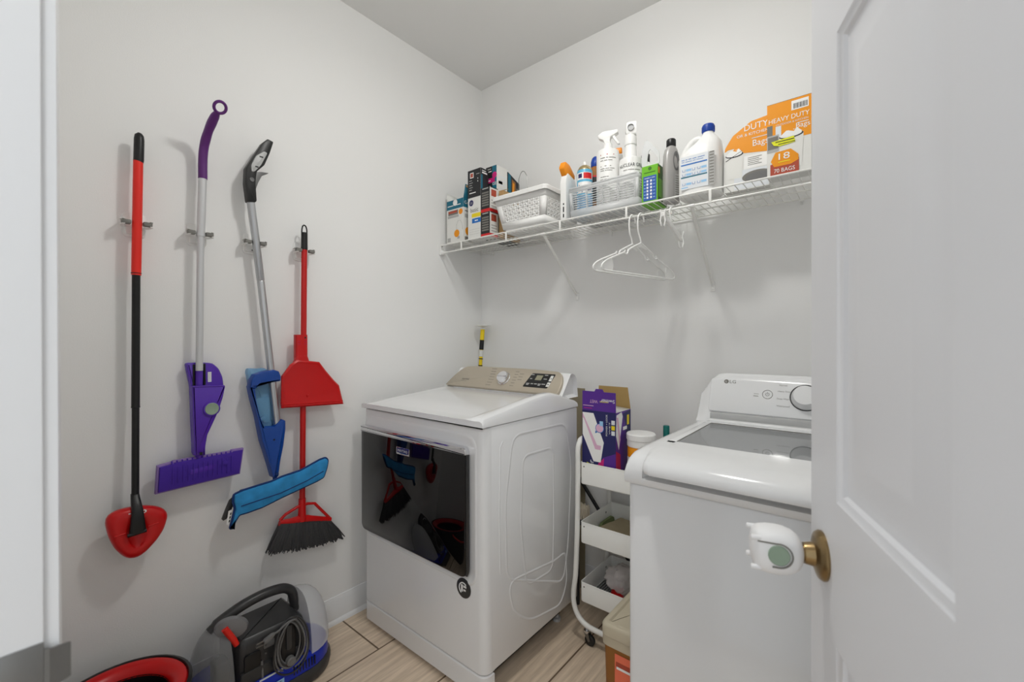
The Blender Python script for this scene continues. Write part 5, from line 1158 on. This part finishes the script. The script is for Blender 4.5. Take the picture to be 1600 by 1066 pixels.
oo = resample(oc, hc, 40); ii = resample(roundpoly([(1.150, 1.912), (1.150, 1.935), (1.156, 1.965), (1.163, 1.968), (1.190, 1.936), (1.192, 1.912)], .005, 3), hc, 40)
m.rings([[(x, y, 0) for x, y in oo], [(x, y, 0) for x, y in ii], [(x, y, -.004) for x, y in ii], [(x, y, -.004) for x, y in oo]], CARDW, FR(0, -.288, 0), closed=True); m.build('hang_card', t)
# silver flat bottle
q_ = (1.2285, -.250); t = thing('drain_cleaner_bottle', 'silver flat bottle with black cap and handle hole beside the bleach jug', 'bottle', (*q_, B))
m = MB()
def sect(cx, cy, a, b, z, p=2.6, n=36): return [(cx+a*math.copysign(abs(math.cos(2*PI*k/n))**(2/p), math.cos(2*PI*k/n)), cy+b*math.copysign(abs(math.sin(2*PI*k/n))**(2/p), math.sin(2*PI*k/n)), z) for k in range(n)]
R45 = Matrix.Translation((*q_, 0)) @ Matrix.Rotation(1.1, 4, 'Z')
m.rings([sect(0, 0, a, b, z) for z, a, b in ((B+.0004, .031, .018), (B+.004, .034, .020), (1.90, .034, .020), (1.935, .032, .019), (1.958, .025, .017), (1.968, .016, .015), (1.972, .014, .014))], SILV, R45)
HB = RT(0, 0, 0); HF = R45 @ frame((.006, -.0203, 0), (1, 0, 0), (0, 0, 1))
m.rings([[(x*k_, 1.912+y*k_, d) for x, y in ell(.013, .032, 24)] for k_, d in ((1.15, .0002), (1.0, .0012), (.86, .0004), (.8, -.0012))], MGR, HF, cap0=False)
m.rect(-.010, .028, B+.02, 1.862, LGRP, HF, .0008)
for k in range(9): m.rect(-.006, .024, B+.028+.0085*k, B+.031+.0085*k, GRYP, HF, .0012)
m.build('body', t)
m = MB(); m.lathe([(.0165, 1.970), (.0175, 1.972), (.0175, 1.994), (.015, 1.998), (0, 1.998)], BLK, UP(*q_, 0), 24); m.build('cap', t)
# bleach jug
q_ = (1.334, -.240); t = thing('bleach_jug', 'large white jug with blue cap and looped handle on the shelf', 'jug', (*q_, B))
m = MB(); m.rings([sect(q_[0]+dx, q_[1], a, b, z, p) for z, a, b, dx, p in ((B+.0004, .066, .048, 0, 3.2), (B+.006, .073, .054, 0, 3.2), (1.90, .074, .054, 0, 3.2), (1.916, .0715, .052, .001, 3), (1.932, .060, .047, .011, 2.7), (1.950, .045, .040, .023, 2.4), (1.968, .031, .030, .026, 2.1), (1.980, .020, .020, .025, 2), (1.992, .0175, .0175, .025, 2))], HVYW)
m.tube(spline([(q_[0]+.010, q_[1], 1.962), (q_[0]-.008, q_[1], 1.975), (q_[0]-.030, q_[1], 1.968), (q_[0]-.050, q_[1], 1.947), (q_[0]-.062, q_[1], 1.925), (q_[0]-.058, q_[1], 1.905)], 6), .0115, HVYW, 14); 
F = FR(q_[0], q_[1]-.054, 0)
m.rect(-.056, .040, B+.025, 1.900, LABEL, F, .0012); m.rect(.042, .060, B+.025, 1.898, LGRP, F, .0009)
for k in range(11): m.rect(.044, .058, B+.032+.0105*k, B+.036+.0105*k, GRYP, F, .0012)
for (z, mm_) in ((1.868, BLUPR), (1.823, TEAL)): m.rect(-.054, .036, z, z+.0045, mm_, F, .0016)
m.greek((3, 2, 3, 4, 7), -.052, 1.886, .0045, BLUPR, F, .0016, w=.08); m.greek((3, 7, 3, 7), -.052, 1.879, .0035, BLUPR, F, .0016, w=.075)
for zz in (1.850, 1.834, 1.800):
    for xx in (-.044, -.010, .008): m.tube([(xx-.005, zz+.004, .0016), (xx-.004, zz-.004, .0016), (xx+.004, zz-.004, .0016), (xx+.005, zz+.004, .0016)], .0006, BLUPR, 5, F)
    m.rect(-.036, -.018, zz-.004, zz+.004, SKYP, F, .0015); m.rect(.016, .034, zz-.004, zz+.004, SKYP, F, .0015)
m.rect(-.052, -.03, B+.03, 1.79, SKYP, F, .0015); m.build('body', t)
m = MB(); m.lathe([(.020, 1.988), (.0215, 1.990), (.0215, 2.010), (.019, 2.016), (0, 2.016)], CAPB, UP(q_[0]+.025, q_[1], 0), 28)
for k in range(24): a = 2*PI*k/24; m.box(.0212, .0222, -.0008, .0008, 1.992, 2.009, CAPB, M=UP(q_[0]+.025, q_[1], 0) @ Matrix.Rotation(a, 4, 'Z'))
m.build('cap', t)
# trash bag cartons
def can_pic(m, M, x0, x1, z0, z1, d):
    w_ = x1-x0; m.poly([(x0, z1-.006), (x1, z1), (x1-.004, z0), (x0+.006, z0)], PAPER, M, d); m.poly(ell(w_/2, .009, 20, (x0+x1)/2, z1-.003), BLKP, M, d+.0003); m.poly(ell(w_/2-.003, .0075, 20, (x0+x1)/2-.001, z1-.001), WHTP, M, d+.0006)
    m.poly([(x0+.003, z1), (x0+w_*.3, z1+.014), (x0+w_*.5, z1+.012), (x0+w_*.75, z1+.016), (x1-.003, z1+.002), ((x0+x1)/2, z1-.008)], WHTP, M, d+.0009); m.poly([(x0+w_*.42, z1+.012), (x0+w_*.55, z1+.019), (x0+w_*.60, z1+.011), (x0+w_*.72, z1+.018), (x0+w_*.62, z1+.007)], ORG, M, d+.0012)
m = MB(); F = FR(0, -.242, 0)
ol_ = roundpoly([(1.413, B), (1.552, B), (1.552, 1.992, .004), (1.497, 1.986, .02), (1.440, 1.952, .03), (1.416, 1.915, .02), (1.413, 1.895, .01)], .003, 5); m.prism(ol_, -.10, 0, PAPER, 0, F)
m.poly(roundpoly([(1.4135, 1.898), (1.4165, 1.914), (1.441, 1.951), (1.497, 1.985), (1.5515, 1.991), (1.5515, 1.870), (1.475, 1.882), (1.445, 1.905), (1.425, 1.905)], .004, 3), ORG, F, .0005)
m.text('DUTY', 1.549, 1.956, .021, WHTP, F, .0014, w=.072, align='r'); m.text('OR & KITCHEN', 1.549, 1.938, .0095, WHTP, F, .0014, w=.095, align='r'); m.text('Bags', 1.549, 1.898, .021, WHTP, F, .0014, w=.046, align='r'); m.rect(1.50, 1.547, 1.9245, 1.927, LABEL, F, .0014)
can_pic(m, F, 1.417, 1.474, 1.800, 1.886, .0008); m.rect(1.476, 1.551, 1.825, 1.870, WHTP, F, .0007)
for k in range(5): m.rect(1.488, 1.530-.008*(k % 2), 1.836+.006*k, 1.838+.006*k, GRYP, F, .001)
m.tube([(1.418, 1.866, .001), (1.470, 1.892, .001)], .0012, BLKP, 5, F); m.poly([(1.445, B+.003), (1.551, B+.003), (1.551, 1.822), (1.445, 1.826)], LABEL, F, .0006); m.poly(ell(.046, .020, 28, 1.516, 1.796), GRYP, F, .0010); m.poly(ell(.041, .016, 28, 1.520, 1.793), MGR, F, .0013)
one(m, 'trash_bag_carton', 'orange and white trash bag carton with curved torn corner beside the bleach jug', 'box', 'trash bag cartons')
m = MB(); x0, x1, z0, z1 = 1.556, 1.674, B, 1.988; m.box(x0, x1, -.310, -.250, z0, z1, PAPER, .0008, 1); F = FR(x0, -.310, 0); W_ = x1-x0; H_ = z1-z0
vz = lambda v: z1-v*H_
m.rect(0, W_, vz(.53), z1-.0004, ORG, F); m.box(x0, x1, -.310, -.250, z1-.0002, z1+.001, BROWNC)
m.rect(.56*W_, .94*W_, vz(.155), vz(.03), WHTP, F, .0007)
for k in range(13): m.rect(.61*W_+.0028*k, .61*W_+.0028*k+(.0012 if k % 3 else .002), vz(.14), vz(.07), BLKP, F, .001)
m.text('HEAVY DUTY', .5*W_, vz(.265), .0145, WHTP, F, .0008, w=.108, align='c'); m.text('OUTDOOR & KITCHEN', .57*W_, vz(.315), .0055, LABEL, F, .0008, w=.085, align='c'); m.text('Bags', .97*W_, vz(.405), .0155, WHTP, F, .0008, w=.036, align='r'); m.rect(.70*W_, .94*W_, vz(.345), vz(.335), LABEL, F, .0008)
m.rect(.0, .13*W_, vz(.45), vz(.29), GRYP, F, .0006); m.rect(.20*W_, .33*W_, vz(.48), vz(.32), LABEL, F, .0006); m.rect(.0, .28*W_, vz(.66), vz(.43), LGRP, F, .0007); m.rect(.02*W_, .26*W_, vz(.62), vz(.45), GRYP, F, .0008); can_pic(m, F, .28*W_, .83*W_, vz(.92), vz(.47), .0011)
m.poly([(.10*W_, vz(.52)), (.62*W_, vz(.50)), (.65*W_, vz(.585)), (.30*W_, vz(.60)), (.16*W_, vz(.575))], YELS, F, .0026); m.greek((10,), .20*W_, vz(.548), .0055, BLKP, F, .003, w=.05); m.greek((11,), .26*W_, vz(.582), .0045, BLKP, F, .003, w=.045)
m.poly([(.08*W_, vz(.83)), (.08*W_, vz(.995)), (.73*W_, vz(.995)), (.73*W_, vz(.80))], BRICKP, F, .0024); m.poly([(.09*W_, vz(.79)), (.20*W_, vz(.675)), (.55*W_, vz(.665)), (.72*W_, vz(.76)), (.72*W_, vz(.83)), (.55*W_, vz(.87)), (.17*W_, vz(.87))], ORG, F, .0028)
m.text('18', .40*W_, vz(.785), .020, WHTP, F, .0034, w=.030, align='c'); m.greek((6,), .40*W_, vz(.83), .006, YELP, F, .0034, w=.032, align='c'); m.text('70 BAGS', .405*W_, vz(.955), .0125, WHTP, F, .0034, w=.056, align='c')
one(m, 'trash_bag_carton', 'orange HEAVY DUTY carton reading 18 and 70 BAGS, rightmost on the shelf', 'box', 'trash bag cartons')

# ------------------------------------------------------------------ hangers on the hanging rail
def hook_pts(s0=0): return [(0, 1.604), (-.004, 1.620), (-.0165, 1.648), (-.0185, 1.685), (-.013, 1.707), (0, 1.7170), (.013, 1.708), (.0175, 1.695), (.017, 1.686)]
def make_hanger(x, yaw):
    t = thing('clothes_hanger', '', 'hanger', (x, SY, 1.709), 'white plastic hangers')
    d = Vector((math.sin(yaw), math.cos(yaw), 0)); M = frame((x, SY, 0), d, (0, 0, 1))
    m = MB(); m.tube(spline([(a, b, 0) for a, b in hook_pts()], 5), .0030, WPL, 8, M); m.build('hook', t)
    m = MB()
    for s in (-1, 1):
        m.tube(spline([(0, 1.604, 0), (s*.045, 1.584, 0), (s*.072, 1.570, 0), (s*.078, 1.558, 0), (s*.088, 1.552, 0), (s*.100, 1.556, 0), (s*.112, 1.552, 0), (s*.185, 1.523, 0), (s*.212, 1.506, 0), (s*.2185, 1.493, 0), (s*.207, 1.484, 0), (s*.17, 1.483, 0)], 4), .0033, WPL, 8, M)
        m.tube([(s*.098, 1.557, 0), (s*.092, 1.566, 0)], .0028, WPL, 7, M)
        m.prism(roundpoly([(s*.165, 1.529), (s*.212, 1.508), (s*.217, 1.494), (s*.20, 1.485), (s*.162, 1.485), (s*.158, 1.505)], .006, 2), -.0011, .0011, WPL, 0, M)
    m.prism([(0, 1.606), (.05, 1.583), (.03, 1.582), (0, 1.588), (-.03, 1.582), (-.05, 1.583)], -.001, .001, WPL, 0, M)
    m.tube([(-.18, 1.483, 0), (.18, 1.483, 0)], .0033, WPL, 8, M); m.build('frame', t)
    return t
ha = make_hanger(1.142, math.radians(14)); ha['label'] = 'white plastic clothes hanger, nearer the clip hanger of the pair'
dup(ha, (1.108, SY, 1.709), 'white plastic clothes hanger, left one of the hanging pair')
t = thing('clip_hanger', 'small white hanger with two clips right of the clothes hangers', 'hanger', (1.257, SY, 1.709)); M = frame((1.257, SY, 0), (math.sin(.2), math.cos(.2), 0), (0, 0, 1))
m = MB(); m.tube(spline([(.003, 1.652, 0), (-.004, 1.675, 0), (-.010, 1.695, 0), (-.008, 1.711, 0), (0, 1.7165, 0), (.009, 1.711, 0), (.012, 1.698, 0), (.012, 1.690, 0)], 5), .0030, WPL, 8, M); m.build('hook', t)
m = MB(); m.prism(roundpoly([(-.060, 1.690), (-.045, 1.690), (.003, 1.660), (.050, 1.628), (.080, 1.622), (.080, 1.604), (.048, 1.606), (.0, 1.640), (-.060, 1.672)], .005, 3), -.004, .004, WPL, .0015, M); m.build('bar', t)
for s, zc in ((-.056, 1.672), (.066, 1.612)):
    m = MB()
    for k in (-1, 1):
        m.prism(roundpoly([(k*.011, zc+.026), (k*.006, zc+.026), (k*.0025, zc+.006), (k*.006, zc-.012), (k*.0025, zc-.032), (k*.007, zc-.034), (k*.011, zc-.012), (k*.007, zc+.006)], .002, 2), -.007, .007, WPL, .001, M @ Matrix.Translation((s, 0, 0)) @ Matrix.Rotation(-PI/3, 4, 'Y'))
    m.tube([(s, zc+.004, -.008), (s, zc+.004, .008)], .005, WPL, 8, M); m.build('clip', t)
